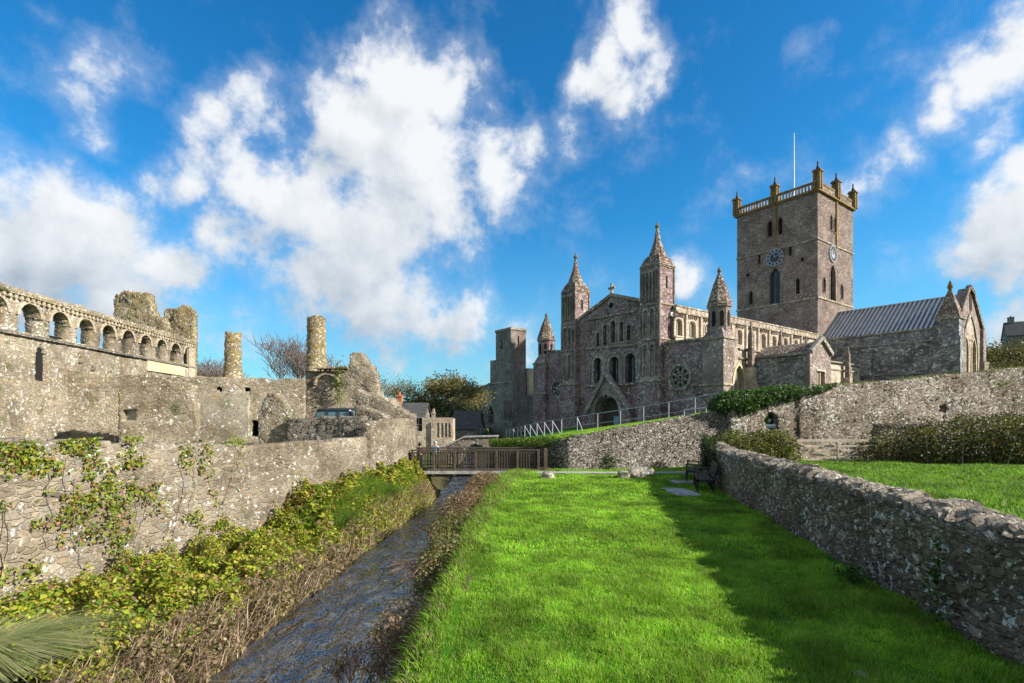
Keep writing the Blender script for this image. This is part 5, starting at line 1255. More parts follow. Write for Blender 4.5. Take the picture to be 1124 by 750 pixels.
# ------------------------------------------------------------------ gate
gt = thing('pasture_gate', 'weathered pale wooden five bar gate closing the pasture between two hedges', 'gate', (11.45, 20.75, .34), R(-1))
GL = 3.65
for z in (.08, .27, .45, .63, .84): MB().box((0, -.02, z), (GL, .02, z + (.075 if z < .8 else .10))).build('bar', M['woodgate'], gt, bevel=.006)
for x in (0, GL - .09): MB().box((x, -.035, 0), (x + .09, .035, 1.0)).build('stile', M['woodgate'], gt, bevel=.006)
for (a, b) in (((.12, .82), (1.75, .1)), ((1.75, .1), (3.5, .82)), ((.55, .48), (1.35, .82)), ((1.45, .82), (2.0, .45)), ((1.75, .1), (1.75, .82))):
    MB().bar((a[0], -.05, a[1]), (b[0], -.05, b[1]), .05, .07).build('brace', M['woodgate'], gt)
gp = thing('gate_post', 'pale square timber post at the left end of the pasture gate', 'post', (11.3, 20.8, .3), 0, 'gate posts')
MB().box((-.09, -.09, -.1), (.09, .09, 1.12), taper=.01).build('shaft', M['woodgate'], gp, bevel=.01)
g2 = dup(gp, (15.28, 20.72, .3), 0, 'pale square timber post at the right end of the pasture gate by the dark hedge')

# ------------------------------------------------------------------ benches
def bench(loc, rz, label):
    t = thing('park_bench', label, 'bench', loc, rz, 'benches against the field wall')
    L = 1.5
    for k in range(5): MB().box((-L / 2, -.24 + k * .09, .36), (L / 2, -.175 + k * .09, .385)).build('seat_slat', M['bench'], t, bevel=.005)
    for k in range(5):
        z = .44 + k * .085; y = .23 + k * .022; MB().bar((-L / 2, y, z + .03), (L / 2, y, z + .03), .022, .062).build('back_slat', M['bench'], t)
    for sx in (-L / 2 + .06, 0, L / 2 - .06):
        m = MB().box((sx - .03, -.26, 0), (sx + .03, -.20, .36)).box((sx - .03, .18, 0), (sx + .03, .25, .36)).bar((sx, .235, .3), (sx, .345, .87), .05, .05).box((sx - .03, -.26, .30), (sx + .03, .24, .357)); m.build('leg_frame', M['iron'], t)
        if sx: MB().box((sx - .035, -.27, .56), (sx + .035, .26, .60)).box((sx - .025, -.25, .36), (sx + .025, -.20, .56)).build('armrest', M['bench'], t, bevel=.006)
    return t
b1 = bench((5.92, 15.75, 0), R(-106), 'nearer dark slatted bench at the left end of the field wall')
b2 = dup(b1, (6.45, 18.1, 0), R(-110), 'farther dark slatted bench in the shade by the ivy covered wall end')

# ------------------------------------------------------------------ flagstones and boulders
def flag(c, pts, label):
    bm = MB(); bot = [(x, y, 0) for x, y in pts]; top = [(x * .98, y * .98, .035) for x, y in pts]; n = len(pts)
    bm.add(bot + top, [tuple(range(n))[::-1], tuple(range(n, 2 * n))] + [(k, (k + 1) % n, n + (k + 1) % n, n + k) for k in range(n)])
    o = bm.build('flagstone', M['slab']); o.location = c; tag(o, label, 'paving slab', 'flagstones by the benches')
flag((4.95, 15.0, .01), [(-.32, -.70), (.40, -.62), (.30, .62), (-.36, .70)], 'nearer pale flagstone set in the shaded grass before the near bench')
flag((5.75, 17.3, .01), [(-.40, -.38), (.36, -.42), (.38, .36), (-.36, .42)], 'farther pale flagstone set in the shaded grass by the path')
def rock(name, c, s, label, seed, mat='rock', cat='boulder', group=None, rz=0):
    V, Fc = blob((0, 0, 0), s, seed=seed, amp=.55, freq=1.3, sub=2, flat_bottom=-s[2] * .5)
    o = mesh_obj(name, V, Fc, M[mat], smooth=False); o.location = c; o.rotation_euler = (0, 0, rz); tag(o, label, cat, group)
rock('boulder', (4.62, 18.55, .16), (.46, .28, .23), 'large grey boulder at the corner of the lawn and path', 3, rz=.2)
rock('boulder', (4.02, 18.35, .12), (.22, .20, .18), 'small brown boulder touching the left side of the large boulder', 8)
rock('boulder', (1.32, 18.45, .07), (.27, .2, .14), 'flat pale rock in the grass in front of the footbridge end', 5)
rock('stone', (3.03, 4.42, .035), (.05, .035, .03), 'tiny pale stone lying in shaded grass at the bottom edge', 6, cat='stone')
# ------------------------------------------------------------------ people beyond the bridge
def person(label, loc, rz, h, top, legs, hair, arm=0.15):
    t = thing('person', label, 'person', loc, rz)
    s = h / 1.72
    pts = {'pel': (0, 0, .95), 'wai': (0, 0, 1.08), 'che': (0, .01, 1.30), 'nec': (0, 0, 1.47), 'hea': (0, -.01, 1.56), 'cro': (0, -.0, 1.68)}
    rad = {'pel': .145, 'wai': .125, 'che': .15, 'nec': .055, 'hea': .085, 'cro': .07}
    ed = [('pel', 'wai'), ('wai', 'che'), ('che', 'nec'), ('nec', 'hea'), ('hea', 'cro')]
    for sd, sx in (('l', -1), ('r', 1)):
        pts.update({'sh' + sd: (sx * .17, 0, 1.41), 'el' + sd: (sx * .24, .03, 1.14), 'wr' + sd: (sx * .21, -.10 - arm, .98), 'ha' + sd: (sx * .20, -.16 - arm, .93), 'hi' + sd: (sx * .09, 0, .88), 'kn' + sd: (sx * .10, -.03, .49), 'an' + sd: (sx * .10, .02, .08), 'to' + sd: (sx * .11, -.14, .04)})
        rad.update({'sh' + sd: .065, 'el' + sd: .045, 'wr' + sd: .03, 'ha' + sd: .035, 'hi' + sd: .09, 'kn' + sd: .06, 'an' + sd: .04, 'to' + sd: .035})
        ed += [('che', 'sh' + sd), ('sh' + sd, 'el' + sd), ('el' + sd, 'wr' + sd), ('wr' + sd, 'ha' + sd), ('pel', 'hi' + sd), ('hi' + sd, 'kn' + sd), ('kn' + sd, 'an' + sd), ('an' + sd, 'to' + sd)]
    def skin(nm, keys, mat, grow=0.0, par=t, names=None):
        ks = [k for k in pts if k in keys]; ix = {k: i for i, k in enumerate(ks)}
        me = bpy.data.meshes.new(nm); me.from_pydata([tuple(c * s for c in pts[k]) for k in ks], [(ix[a], ix[b]) for a, b in ed if a in ix and b in ix], [])
        o = bpy.data.objects.new(nm, me); COL.objects.link(o); o.parent = par
        md = o.modifiers.new('skin', 'SKIN'); md.use_smooth_shade = True
        for i, k in enumerate(ks): me.skin_vertices[0].data[i].radius = ((rad[k] + grow) * s,) * 2
        me.skin_vertices[0].data[0].use_root = True
        sb = o.modifiers.new('sub', 'SUBSURF'); sb.levels = 2; sb.render_levels = 2
        me.materials.append(mat); return o
    for o_ in (0,): pass
    b = skin('body', list(pts), M['skin'])
    skin('jacket', ['pel', 'wai', 'che', 'shl', 'shr', 'ell', 'elr', 'wrl', 'wrr'], M[top], .022)
    skin('trousers', ['pel', 'hil', 'hir', 'knl', 'knr', 'anl', 'anr'], M[legs], .014)
    V, Fc = blob((0, .025 * s, 1.63 * s), (.098 * s, .105 * s, .12 * s), seed=2, amp=.08, sub=3)
    mesh_obj('hair', V, Fc, M[hair], t, smooth=True)
    m = MB()
    for sx in (-.032, .032): m.lathe((sx * s, -.085 * s), [(.004, 1.585 * s), (.012 * s, 1.592 * s), (.004, 1.60 * s)], 6)
    m.build('eyes', M['iron'], t); MB().bar((0, -.10 * s, 1.55 * s), (0, -.085 * s, 1.59 * s), .022 * s).build('nose', M['skin'], t)
    return t
person('person in a plum top with dark hair standing behind the left end of the footbridge', (pxz(461, 0, 27)[0], 27, -.62), R(170), 1.42, 'plum', 'trouser', 'hair')
person('person in a light blue top standing behind the footbridge near the drainpipe', (pxz(477.6, 0, 28)[0], 28, -.80), R(-20), 1.62, 'sky_fabric', 'trouser', 'hairg')
person('person in a red jacket walking on the far path behind the railing', (pxz(574, 0, 52)[0], 53.5, float(H(pxz(574, 0, 52)[0], 53.5)) - .1), R(30), 1.3, 'red_fabric', 'trouser', 'hair')

# ------------------------------------------------------------------ trees
def grow(base, height, spread, levels=4, seed=1, trunk_r=.2, up=.35, kids=(3, 4), fork=.3, droop=0.0, lean=(0, 0)):
    r = random.Random(seed); segs = []; tips = []
    def br(p, d, L, rad, lv):
        n = 3; q = p
        for k in range(n):
            d = (d + Vector((r.uniform(-1, 1), r.uniform(-1, 1), r.uniform(-.5, 1) - droop)) * .16).normalized()
            q2 = q + d * (L / n); r2 = rad * (1 - .22); segs.append((tuple(q), tuple(q2), rad, r2)); q = q2; rad = r2
            if lv < levels and k > 0 or lv == levels: 
                if lv == levels: tips.append(tuple(q))
        if lv == levels: return
        m = r.randint(*kids) + (1 if lv == 0 else 0)
        for k in range(m):
            a = 2 * math.pi * (k + r.random() * .7) / m; t = Vector((math.cos(a), math.sin(a), up * r.uniform(.3, 1.6)))
            nd = (d * r.uniform(.25, .8) + t * spread).normalized(); br(q - d * (L * r.uniform(0, .35)), nd, L * r.uniform(.62, .85), rad * .66, lv + 1)
    Ls = height * fork
    br(Vector(base), Vector((lean[0], lean[1], 1)).normalized(), Ls, trunk_r, 0)
    return segs, tips
def tree(name, label, base, height, pal, seed, n_leaves, size, spread=.9, levels=4, trunk_r=.2, cloud=.5, fork=.28, group=None, bark=M['bark'], twigcol=(.12, .10, .08), cat='tree', up=.35, n=5, tmin=.012, kids=(3, 4)):
    t = thing(name, label, cat, base, 0, group)
    segs, tips = grow((0, 0, -.3), height, spread, levels, seed, trunk_r, up=up, fork=fork, kids=kids)
    # scale to the requested height
    mz = max(s[1][2] for s in segs); f = height / mz
    segs = [((a[0] * f, a[1] * f, a[2] * f), (b[0] * f, b[1] * f, b[2] * f), r0, r1) for a, b, r0, r1 in segs]; tips = np.array(tips) * f
    V, Fc = tubes_mesh([(a, b, max(r0, tmin), max(r1, tmin)) for a, b, r0, r1 in segs], n); mesh_obj('trunk', V, Fc, bark, t)
    if n_leaves:
        P = tips[rng.choice(len(tips), n_leaves)] + rng.normal(size=(n_leaves, 3)) * cloud * np.array([1, 1, .7])
        cen = P.mean(0); leaves('crown', P, size, pal, LEAF, t, flat=.25)
    return t
AUT = [(.21, .18, .055, 3), (.25, .20, .07, 3), (.11, .12, .035, 2), (.28, .20, .07, 1)]
DRK = [(.03, .05, .014, 3), (.05, .07, .02, 2), (.07, .085, .025, 1)]
RED = [(.22, .12, .06, 2), (.16, .10, .06, 2), (.26, .18, .09, 1)]
def gz(x, y): return float(H(x, y))
def ptree(name, label, px, D, py_top, pal, seed, nl, size, **k):
    x = (px - PCX) / F * D; z0 = k.pop('z0', None); z0 = gz(x, D) if z0 is None else z0
    return tree(name, label, (x, D, z0), EYE + (HZ - py_top) / F * D - z0, pal, seed, nl, size, **k)
ptree('broadleaf_tree', 'broad yellow green tree with pale visible limbs behind the low building', 484, 64, 408, AUT, 5, 6500, .22, spread=.62, levels=4, trunk_r=.30, cloud=.45, fork=.20, z0=-1, tmin=.04)
ptree('broadleaf_tree', 'smaller rust tinted tree just left of the broad yellow green tree', 436, 70, 415, RED + AUT, 9, 3000, .17, spread=.42, levels=4, trunk_r=.16, cloud=.5, fork=.25, z0=-1)
ptree('evergreen_bush', 'dark evergreen bush between the rust tinted tree and the broad tree', 458, 66, 442, DRK, 4, 5000, .22, spread=1.2, levels=3, trunk_r=.14, cloud=.8, fork=.2, z0=-1, cat='bush')
ptree('evergreen_bush', 'dark evergreen bush above the slate cottage', 503, 72, 446, DRK, 6, 4500, .24, spread=1.2, levels=3, trunk_r=.14, cloud=.9, fork=.2, z0=-1, cat='bush')
ptree('broadleaf_tree', 'pale olive tree touching the left edge of the ruined chapel', 516, 76, 424, AUT, 16, 4000, .24, spread=1.0, levels=4, trunk_r=.16, cloud=.6, fork=.22, z0=-1)
ptree('bare_tree', 'wide bare tree with a few rusty leaves behind the tall chimney', 338, 40, 361, RED, 21, 2600, .07, spread=.85, kids=(3, 5), up=1.0, levels=5, trunk_r=.17, cloud=.25, fork=.24, z0=-.5, bark=TWIG, n=4, tmin=.017)
ptree('bare_tree', 'small bare tree top showing right of the palace corner turret', 228, 46, 388, RED, 33, 300, .06, kids=(4, 5), up=1.0, spread=.8, levels=5, trunk_r=.13, fork=.26, z0=-.5, bark=TWIG, n=4, tmin=.017)
for o in bpy.data.objects:
    if o.name.startswith('trunk') and o.data.materials[0] == TWIG:
        a = o.data.attributes.new('col', 'FLOAT_COLOR', 'POINT'); a.data.foreach_set('color', np.tile([.15, .12, .105, 1], len(o.data.vertices)).astype(np.float32))
HB = [(.07, .08, .02, 3), (.11, .10, .03, 2), (.15, .11, .05, 2), (.04, .06, .015, 2)]
for k, (px, D, py, lb) in enumerate(((1086, 88, 388, 'scrubby brown hillside bush right beside the transept gable'), (1101, 92, 378, 'mid green hillside bush below the hilltop house'), (1120, 84, 382, 'hillside bush at the far right edge of the slope'), (1140, 90, 378, 'hillside bush just beyond the right picture edge'), (1095, 80, 398, 'low russet bush low on the hillside behind the high wall'))):
    ptree('hillside_bush', lb, px, D, py, HB, 40 + k, 4500, .28, spread=1.3, levels=3, trunk_r=.12, cloud=1.0, fork=.2, cat='bush', group='bushes on the hillside')

# ------------------------------------------------------------------ ivy and hedges
IVY = [(.035, .085, .012, 4), (.06, .13, .02, 3), (.10, .17, .025, 1.2), (.025, .05, .012, 2)]
def cluster_pts(n, lo, hi, thr=.45, fr=1.5, seed=0, shape=None):
    out = []; c = 0
    while c < n:
        P = lo + (np.array(hi) - lo) * rng.random((n * 3, 3)); m = fbm(P[:, 0] * fr + seed, P[:, 1] * fr, P[:, 2] * fr, 3) > thr
        if shape is not None: m &= shape(P)
        P = P[m]; out.append(P); c += len(P)
        if len(P) == 0: break
    return np.concatenate(out)[:n]
# ivy over the wall top at the left of the boundary wall
def ivy_shape(P):
    x = P[:, 0]; bot = np.interp(x, [8.9, 9.5, 10.1, 10.7, 11.3, 12.3, 13.5, 14.5], [2.4, 2.3, 2.15, 2.25, 2.6, 2.85, 3.1, 3.4]) + (fbm(x * 3, 1, 1, 3) - .5) * .5 + .05
    top = np.interp(x, [8.8, 9.5, 10.2, 12.2, 14.6], [2.6, 3.3, 3.4, 3.6, 3.7]) + (fbm(x * 2.5, 7, 1, 3) - .5) * .35
    fr_ = 22.42 + .136 * (x - 9.6) - .34 * np.sin(np.clip((P[:, 2] - bot) / (top - bot + .01), 0, 1) * math.pi) - .06
    return (P[:, 2] > bot) & (P[:, 2] < top) & (P[:, 1] > fr_)
o = leaves('ivy', cluster_pts(13000, [8.9, 21.7, 2.0], [14.6, 23.4, 3.9], .30, 3, 3, ivy_shape), .085, IVY, flat=.45, up=np.array([.2, -.9, .4])); tag(o, 'thick glossy ivy spilling over the top left of the boundary wall', 'ivy')
def hedge(name, label, lo, hi, n, size, pal, topf, frontf, seed, cat='hedge'):
    def sh(P):
        t = topf(P[:, 0]) + (fbm(P[:, 0] * 2 + seed, P[:, 1] * 2, 0, 3) - .5) * .8
        f = frontf(P[:, 0]) + (fbm(P[:, 0] * 2 + seed, P[:, 2] * 2, 3, 3) - .5) * .5
        k = np.clip((P[:, 2] - lo[2]) / (t - lo[2] + .01), 0, 1)
        return (P[:, 2] < t) & (P[:, 1] > f + .35 * k ** 3)
    t = thing(name, label, cat, ((lo[0] + hi[0]) / 2, (lo[1] + hi[1]) / 2, lo[2]))
    P = cluster_pts(n, lo, hi, .36, 2.2, seed, sh) - np.array(t.location)
    leaves('foliage', P, size, pal, parent=t, flat=.35, up=np.array([.2, -.5, .8]))
    segs = []
    for k in range(26):
        x = random.uniform(lo[0] + .2, hi[0] - .2); y = random.uniform(lo[1] + .4, hi[1]); h_ = float(topf(np.array([x]))[0]) - lo[2]
        a = Vector((x, y, lo[2])) - t.location; segs.append((a, a + Vector((random.uniform(-.3, .3), random.uniform(-.3, .3), h_ * .9)), .02, .006))
    V, Fc = tubes_mesh(segs, 4); mesh_obj('stem', V, Fc, M['bark'], t)
HED = [(.05, .065, .015, 3), (.09, .10, .025, 3), (.14, .12, .035, 2), (.16, .09, .03, 1), (.03, .04, .012, 2)]
HEDL = [(.09, .11, .02, 3), (.13, .15, .03, 3), (.17, .14, .04, 2), (.05, .07, .015, 1.5)]
hedge('hedge', 'olive hedge behind the far end of the field wall left of the gate', [7.9, 19.4, .3], [11.35, 21.4, 2.0], 15000, .075, HEDL, lambda x: np.interp(x, [7.9, 8.6, 10, 11.3], [1.25, 1.52, 1.60, 1.50]), lambda x: np.interp(x, [7.9, 11.4], [19.6, 19.9]), 5)
hedge('hedge', 'long dark bramble hedge in the pasture right of the gate', [13.9, 16.0, .3], [24, 21.3, 2.6], 42000, .085, HED, lambda x: np.interp(x, [13.9, 14.6, 16, 18, 19, 24], [.9, 1.5, 1.85, 2.15, 2.2, 2.3]), lambda x: np.interp(x, [13.9, 15, 18, 24], [19.4, 18.6, 17.4, 16.8]), 9)
# tufts on the walls
def tuft(name, label, c, s, n, size, pal, cat='plant', group=None, flat=.3, leafm=None):
    P = rng.normal(size=(n, 3)) * np.array(s) * .5
    o = leaves(name, P, size, pal, flat=flat); o.location = c; tag(o, label, cat, group)
YG = [(.20, .26, .02, 3), (.30, .34, .03, 2), (.12, .18, .02, 1)]
MOSSG = [(.13, .20, .02, 3), (.18, .25, .03, 2)]
tuft('wall_plant', 'bright moss green cushion on top of the high wall near the right edge', (pxz(1094, 0, 24)[0], 24.2, pxz(0, 421, 24)[1]), (.55, .35, .16), 1400, .05, MOSSG, 'plant')
tuft('wall_plant', 'larger yellow green plant rooted in the river wall top', (pxz(214, 0, 12.4)[0], 12.0, pxz(0, 502, 12.2)[1]), (.28, .25, .26), 350, .07, YG)
tuft('wall_plant', 'smaller yellow green plant on the river wall right of the larger one', (pxz(266, 0, 13.3)[0], 12.95, pxz(0, 490, 13.2)[1]), (.18, .18, .26), 260, .07, YG)
tuft('wall_plant', 'leafy plant growing from a crack in the ruined gable', (pxz(372, 0, 25.8)[0], 25.75, pxz(0, 425, 25.8)[1]), (.3, .15, .95), 420, .08, [(.09, .15, .02, 1), (.14, .2, .03, 1)])
tuft('wall_plant', 'small green plant in the middle of the high wall above the gate', (pxz(952, 0, 23.3)[0], 23.2, pxz(0, 463, 23.2)[1]), (.22, .12, .55), 350, .05, IVY)
tuft('wall_plant', 'green ivy patch low on the retaining wall behind the footbridge end', (1.9, 21.6, .35), (.45, .3, .8), 900, .06, IVY)
tuft('wall_plant', 'dark ivy clump at the foot of the middle of the retaining wall', (4.1, 21.45, .3), (.35, .16, .45), 350, .06, IVY)
tuft('wall_plant', 'low ivy on the inside foot of the field wall near the right edge', (4.6, 6.9, .12), (.14, .3, .2), 300, .045, IVY)
tuft('wall_plant', 'thin ivy strand climbing the field wall near the right edge', (4.52, 5.45, .5), (.08, .10, .5), 200, .045, IVY)
# ivy over the far end of the field wall
def endivy(P):
    return np.abs(P[:, 0] - (np.interp(P[:, 1], [15.3, 19.9], [6.3, 7.55]) - .06)) < .14
o = leaves('ivy', cluster_pts(4200, [6.2, 16.4, .3], [7.7, 20.1, 1.5], .42, 2, 5, endivy), .06, [(.025, .045, .012, 3), (.04, .065, .02, 2), (.09, .10, .03, 1)], flat=.5, up=np.array([-.9, 0, .3])); tag(o, 'dark ivy covering the far end of the field wall behind the benches', 'ivy')
# hanging ivy and moss over the far stretch of the retaining wall
def fring(P):
    x = P[:, 0]; yl = np.interp(P[:, 1], [21.3, 21.8, 30], [2.4, 1.75, -.9]); top = np.interp(P[:, 1], [21.3, 21.8, 30], [1.3, 1.15, .66])
    return (np.abs(x - yl + .05) < .45) & (np.abs(P[:, 2] - top + .02) < .22)
o = leaves('grass_fringe', cluster_pts(9000, [-1.4, 21.3, .2], [2.9, 30.5, 1.7], .32, 2, 5, fring), .07, [(.09, .17, .015, 3), (.15, .2, .02, 2), (.05, .08, .015, 1)]); tag(o, kind='stuff')
P = []; 
for x in np.linspace(2.6, 9.3, 60):
    if float(fbm(x * 1.4, 3, 1, 2)) > .47: P.append(rng.normal(size=(40, 3)) * [.1, .12, .05] + [x, 21.4 + (x - 2.35) * .216, float(np.interp(x, [2.5, 9.3], [1.30, 2.36]))])
o = leaves('wall_top_growth', np.concatenate(P), .05, [(.13, .15, .02, 2), (.19, .17, .05, 2), (.07, .09, .02, 1)]); tag(o, kind='stuff')
P = []
for x in np.linspace(12.6, 26, 150):
    if float(fbm(x * 1.1, 9, 1, 2)) > .52: P.append(rng.normal(size=(35, 3)) * [.12, .3, .05] + [x, 23.15 + (x - 12.85) * .124, float(np.interp(x - 12.85, [0, 1.5, 4, 11.2, 22], [3.36, 3.55, 3.75, 4.45, 5.0])) + .04])
o = leaves('wall_top_growth', np.concatenate(P), .05, [(.11, .15, .02, 2), (.19, .17, .05, 1)]); tag(o, kind='stuff')

# ------------------------------------------------------------------ lawn and pasture grass
def scatter(n, xr, yr, keep):
    x = xr[0] + (xr[1] - xr[0]) * rng.random(n); y = yr[0] + (yr[1] - yr[0]) * rng.random(n); m = keep(x, y); return x[m], y[m]
LP = np.array([(.16, .39, .012), (.22, .46, .016), (.10, .25, .010), (.33, .46, .05), (.30, .34, .09)])
def grass_cols(x, y, n, pal=LP, dry=.0):
    t = fbm(x * 1.7, y * 1.7, 2, 3)[:, None]; c = pal[rng.integers(0, len(pal), n)] * (.35 + 1.3 * t) * (.75 + .5 * fbm(x * 6, y * 6, 4, 2)[:, None]) * (1 + (rng.random((n, 1)) - .5) * .4)  # noise puts light and dark clump shading into the blade colour
    return c
def lawn(n, xr, yr, h, w, nm='lawn_grass'):
    x, y = scatter(n, xr, yr, lambda x, y: (x > XE(y) - .1) & (x < XF(y) - .02) & ~((np.abs(y - 20) < .34) & (x > 1)) & (np.hypot(x - 4.95, y - 15) > .5))
    m = rng.random(len(x)) < (.35 + 1.1 * fbm(x * 3, y * 3, 5, 3)); x, y = x[m], y[m]
    hh = h * np.clip(.1 + 2.2 * (fbm(x * 3.1, y * 3.1, 8, 3) - .15), .2, 1.9); P = np.stack([x, y, H(x, y)], 1)
    o = blades(nm, P, hh, w, None, .55, cols=grass_cols(x, y, len(x))); tag(o, kind='stuff')
lawn(190000, (-1, 4.9), (3.9, 8.2), .062, .0055)
lawn(120000, (-1, 6), (8.2, 13.5), .06, .010)
lawn(70000, (-.5, 7.6), (13.5, 21.8), .055, .018)
FP = np.array([(.10, .24, .015), (.15, .30, .02), (.07, .17, .012), (.22, .28, .05)])
def pasture(n, xr, yr, h, w):
    x, y = scatter(n, xr, yr, lambda x, y: (x > XF(y) + .42) & (y < YB(x) - .5) & (x < y * 1.12 + 1.2))
    hh = h * (.3 + 1.4 * fbm(x * 1.6, y * 1.6, 3, 3)); o = blades('pasture_grass', np.stack([x, y, H(x, y)], 1), hh, w, None, .7, cols=grass_cols(x, y, len(x), FP)); tag(o, kind='stuff')
pasture(60000, (5, 14), (5, 13), .11, .013)
pasture(60000, (6, 22), (13, 21.5), .10, .022)
x, y = scatter(50000, (-1, 11), (22, 36), lambda x, y: (x > XE(y) + .2) & (y > YB(x) + .75) & (x < np.interp(y, [22, 27, 36], [12, 10.6, 5])))
o = blades('slope_grass', np.stack([x, y, H(x, y)], 1), .08, .03, None, .5, cols=grass_cols(x, y, len(x))); tag(o, kind='stuff')
# pasture weeds: broad leaves
x, y = scatter(9000, (6, 22), (8, 20), lambda x, y: (x > XF(y) + .5) & (fbm(x * .9, y * .9, 4, 3) > .55) & (x < y * 1.12 + 1))
o = leaves('pasture_weeds', np.stack([x, y, H(x, y) + .05 + .05 * rng.random(len(x))], 1), .09, [(.12, .24, .03, 2), (.2, .27, .05, 1)], flat=.6); tag(o, kind='stuff')

# ------------------------------------------------------------------ bank vegetation
NET = [(.26, .32, .025, 4), (.38, .38, .035, 3), (.11, .20, .02, 3), (.38, .31, .06, 1.6), (.48, .25, .08, .5), (.20, .11, .07, 1.2), (.34, .26, .15, .9)]
DRY = [(.26, .19, .10, 3), (.34, .26, .15, 2), (.17, .12, .07, 2), (.20, .17, .05, 2), (.12, .14, .03, 1)]
def bank_leaves(nm, n, yr, cov, hmax, size, pal, seed, keep=None, flat=.5):
    y = yr[0] + (yr[1] - yr[0]) * rng.random(n); t = cov[0] + (cov[1] - cov[0]) * rng.random(n)      # t=0 wall foot, 1 water edge
    x = XW(y) + .15 + (XL(y) - XW(y) - .1) * t
    hh = hmax * np.clip(fbm(x * 2.6 + seed, y * 2.6, 1, 4) * 2.9 - .75, .03, 1.7) * np.clip(1.25 - t * .75, .25, 1)
    z = H(x, y) + hh * rng.random(n) ** .5
    P = np.stack([x, y, z], 1)
    if keep is not None: P = P[keep(P)]
    o = leaves(nm, P, size, pal, flat=flat); tag(o, kind='stuff'); return o
bank_leaves('nettle_bank', 60000, (6.2, 13), (0, .84), .42, .055, NET, 1)
bank_leaves('nettle_bank', 42000, (13, 21.5), (0, .92), .42, .07, NET, 2)
bank_leaves('broad_leaves', 3600, (6.2, 13), (0, .8), .50, .10, NET, 1, flat=.6)
bank_leaves('broad_leaves', 2600, (13, 20), (0, .8), .5, .14, NET, 2, flat=.65)
bank_leaves('dead_bracken', 15000, (5, 13), (.70, 1.0), .40, .065, DRY, 3, flat=.2)
bank_leaves('dead_bracken', 7000, (13, 22), (.7, 1.0), .35, .08, DRY, 4, flat=.2)
bank_leaves('nettle_bank', 14000, (13, 21.8), (.7, 1.02), .38, .075, NET, 6)
# dry stalks trailing to the water on the left bank
n = 3800; y = 5 + 15.5 * rng.random(n) ** 1.7; t = .68 + .34 * rng.random(n); x = XW(y) + (XL(y) - XW(y)) * t
o = blades('dry_stalks', np.stack([x, y, H(x, y) + .08], 1), .36, .013, [(.36, .25, .15, 3), (.42, .33, .22, 2), (.22, .14, .09, 2)], .5, leandir=np.array([.8, -.25, 0]), mat=TWIG); tag(o, kind='stuff')
# green grass on the far left bank
for (cx, cy, n, h) in ((-4.6, 16.4, 2600, .45), (-4.3, 18.8, 2600, .35), (-4.9, 14.6, 1500, .4), (-5.3, 13.4, 1200, .35)):
    P = np.stack([cx + rng.normal(size=n) * .32, cy + rng.normal(size=n) * .55, np.zeros(n)], 1); P[:, 2] = H(P[:, 0], P[:, 1])
    o = blades('bank_grass', P, h, .014, [(.13, .25, .02, 2), (.20, .30, .04, 1), (.3, .28, .1, .5)], .35, leandir=np.array([.5, -.2, 0])); tag(o, kind='stuff')
# big fountain of long grass, bottom left
def tussock(label, cx, cy, n, h, w, pal, sp=.28, lift=0, ld=(.9, -.35)):
    a = rng.random(n) * 2 * np.pi; r = sp * rng.random(n) ** .7; P = np.stack([cx + r * np.cos(a), cy + r * np.sin(a), np.zeros(n)], 1); P[:, 2] = H(P[:, 0], P[:, 1]) + lift
    ld_ = np.stack([np.cos(a) * r / sp * 1.0 + ld[0] * .5, np.sin(a) * r / sp + ld[1] * .5, 0 * a], 1); segs = 4
    hh = h * (.6 + .6 * rng.random(n)); th = np.stack([-np.sin(a), np.cos(a), 0 * a], 1) * w / 2; V = []
    for k in range(segs + 1):
        f = k / segs; c = P + np.array([0, 0, 1]) * (hh * (f - .55 * f ** 2.4))[:, None] + ld_ * (hh * f ** 1.8)[:, None]; wd = (1 - f * .85); V += [c - th * wd, c + th * wd]
    V = np.stack(V, 1).reshape(-1, 3); b = np.arange(n)[:, None] * (2 * segs + 2); Fc = np.concatenate([b + np.array([2 * k, 2 * k + 1, 2 * k + 3, 2 * k + 2]) for k in range(segs)])
    o = mesh_obj('grass_tussock', V, Fc, GRASS, None, False, np.repeat(pick(pal, n), 2 * segs + 2, 0)); tag(o, label, 'grass tussock')
SEDGE = [(.30, .36, .13, 3), (.42, .42, .22, 3), (.20, .28, .08, 2), (.50, .42, .22, 1.5)]
tussock('pale fountain of long arching grass at the bottom left corner', -6.95, 6.6, 3600, .85, .016, SEDGE, .45, .0, (1.3, -.5))
tussock('green rushy tussock in the middle of the far left bank', -4.35, 17.3, 1200, .55, .014, [(.10, .22, .03, 1), (.16, .28, .05, 1)], .2)
tussock('greener long grass tussock left bank before the rushy one', -4.75, 14.3, 1100, .5, .012, [(.13, .26, .03, 1), (.2, .3, .06, 1)], .25)
# creeper on the near river wall
CRP = [(.20, .26, .02, 3), (.30, .28, .03, 2), (.08, .14, .015, 3), (.22, .10, .03, .8), (.34, .14, .04, .4)]
def wallpts(n, y0, y1, z0, z1, thr, seed, fr=1.0):
    y = y0 + (y1 - y0) * rng.random(n * 4); z = z0 + (z1 - z0) * rng.random(n * 4); m = fbm(y * fr + seed, z * fr * .8, seed, 4) > thr; y = y[m][:n]; z = z[m][:n]
    k = len(y); return np.stack([np.interp(y, [4, 8.5, 18.05], [-10.1, -8.5, -5.05]) + .06 + .12 * rng.random(k) ** 2, y, z], 1)
P = np.concatenate([wallpts(1900, 6.5, 10.5, -.6, 1.75, .58, 2, 3.2), wallpts(800, 9.2, 12.4, -.3, 1.6, .60, 7, 3.4), wallpts(700, 11.8, 12.8, -.6, 1.2, .55, 9, 2), wallpts(1500, 6.5, 10.6, 1.2, 1.85, .52, 4, 3.0)])
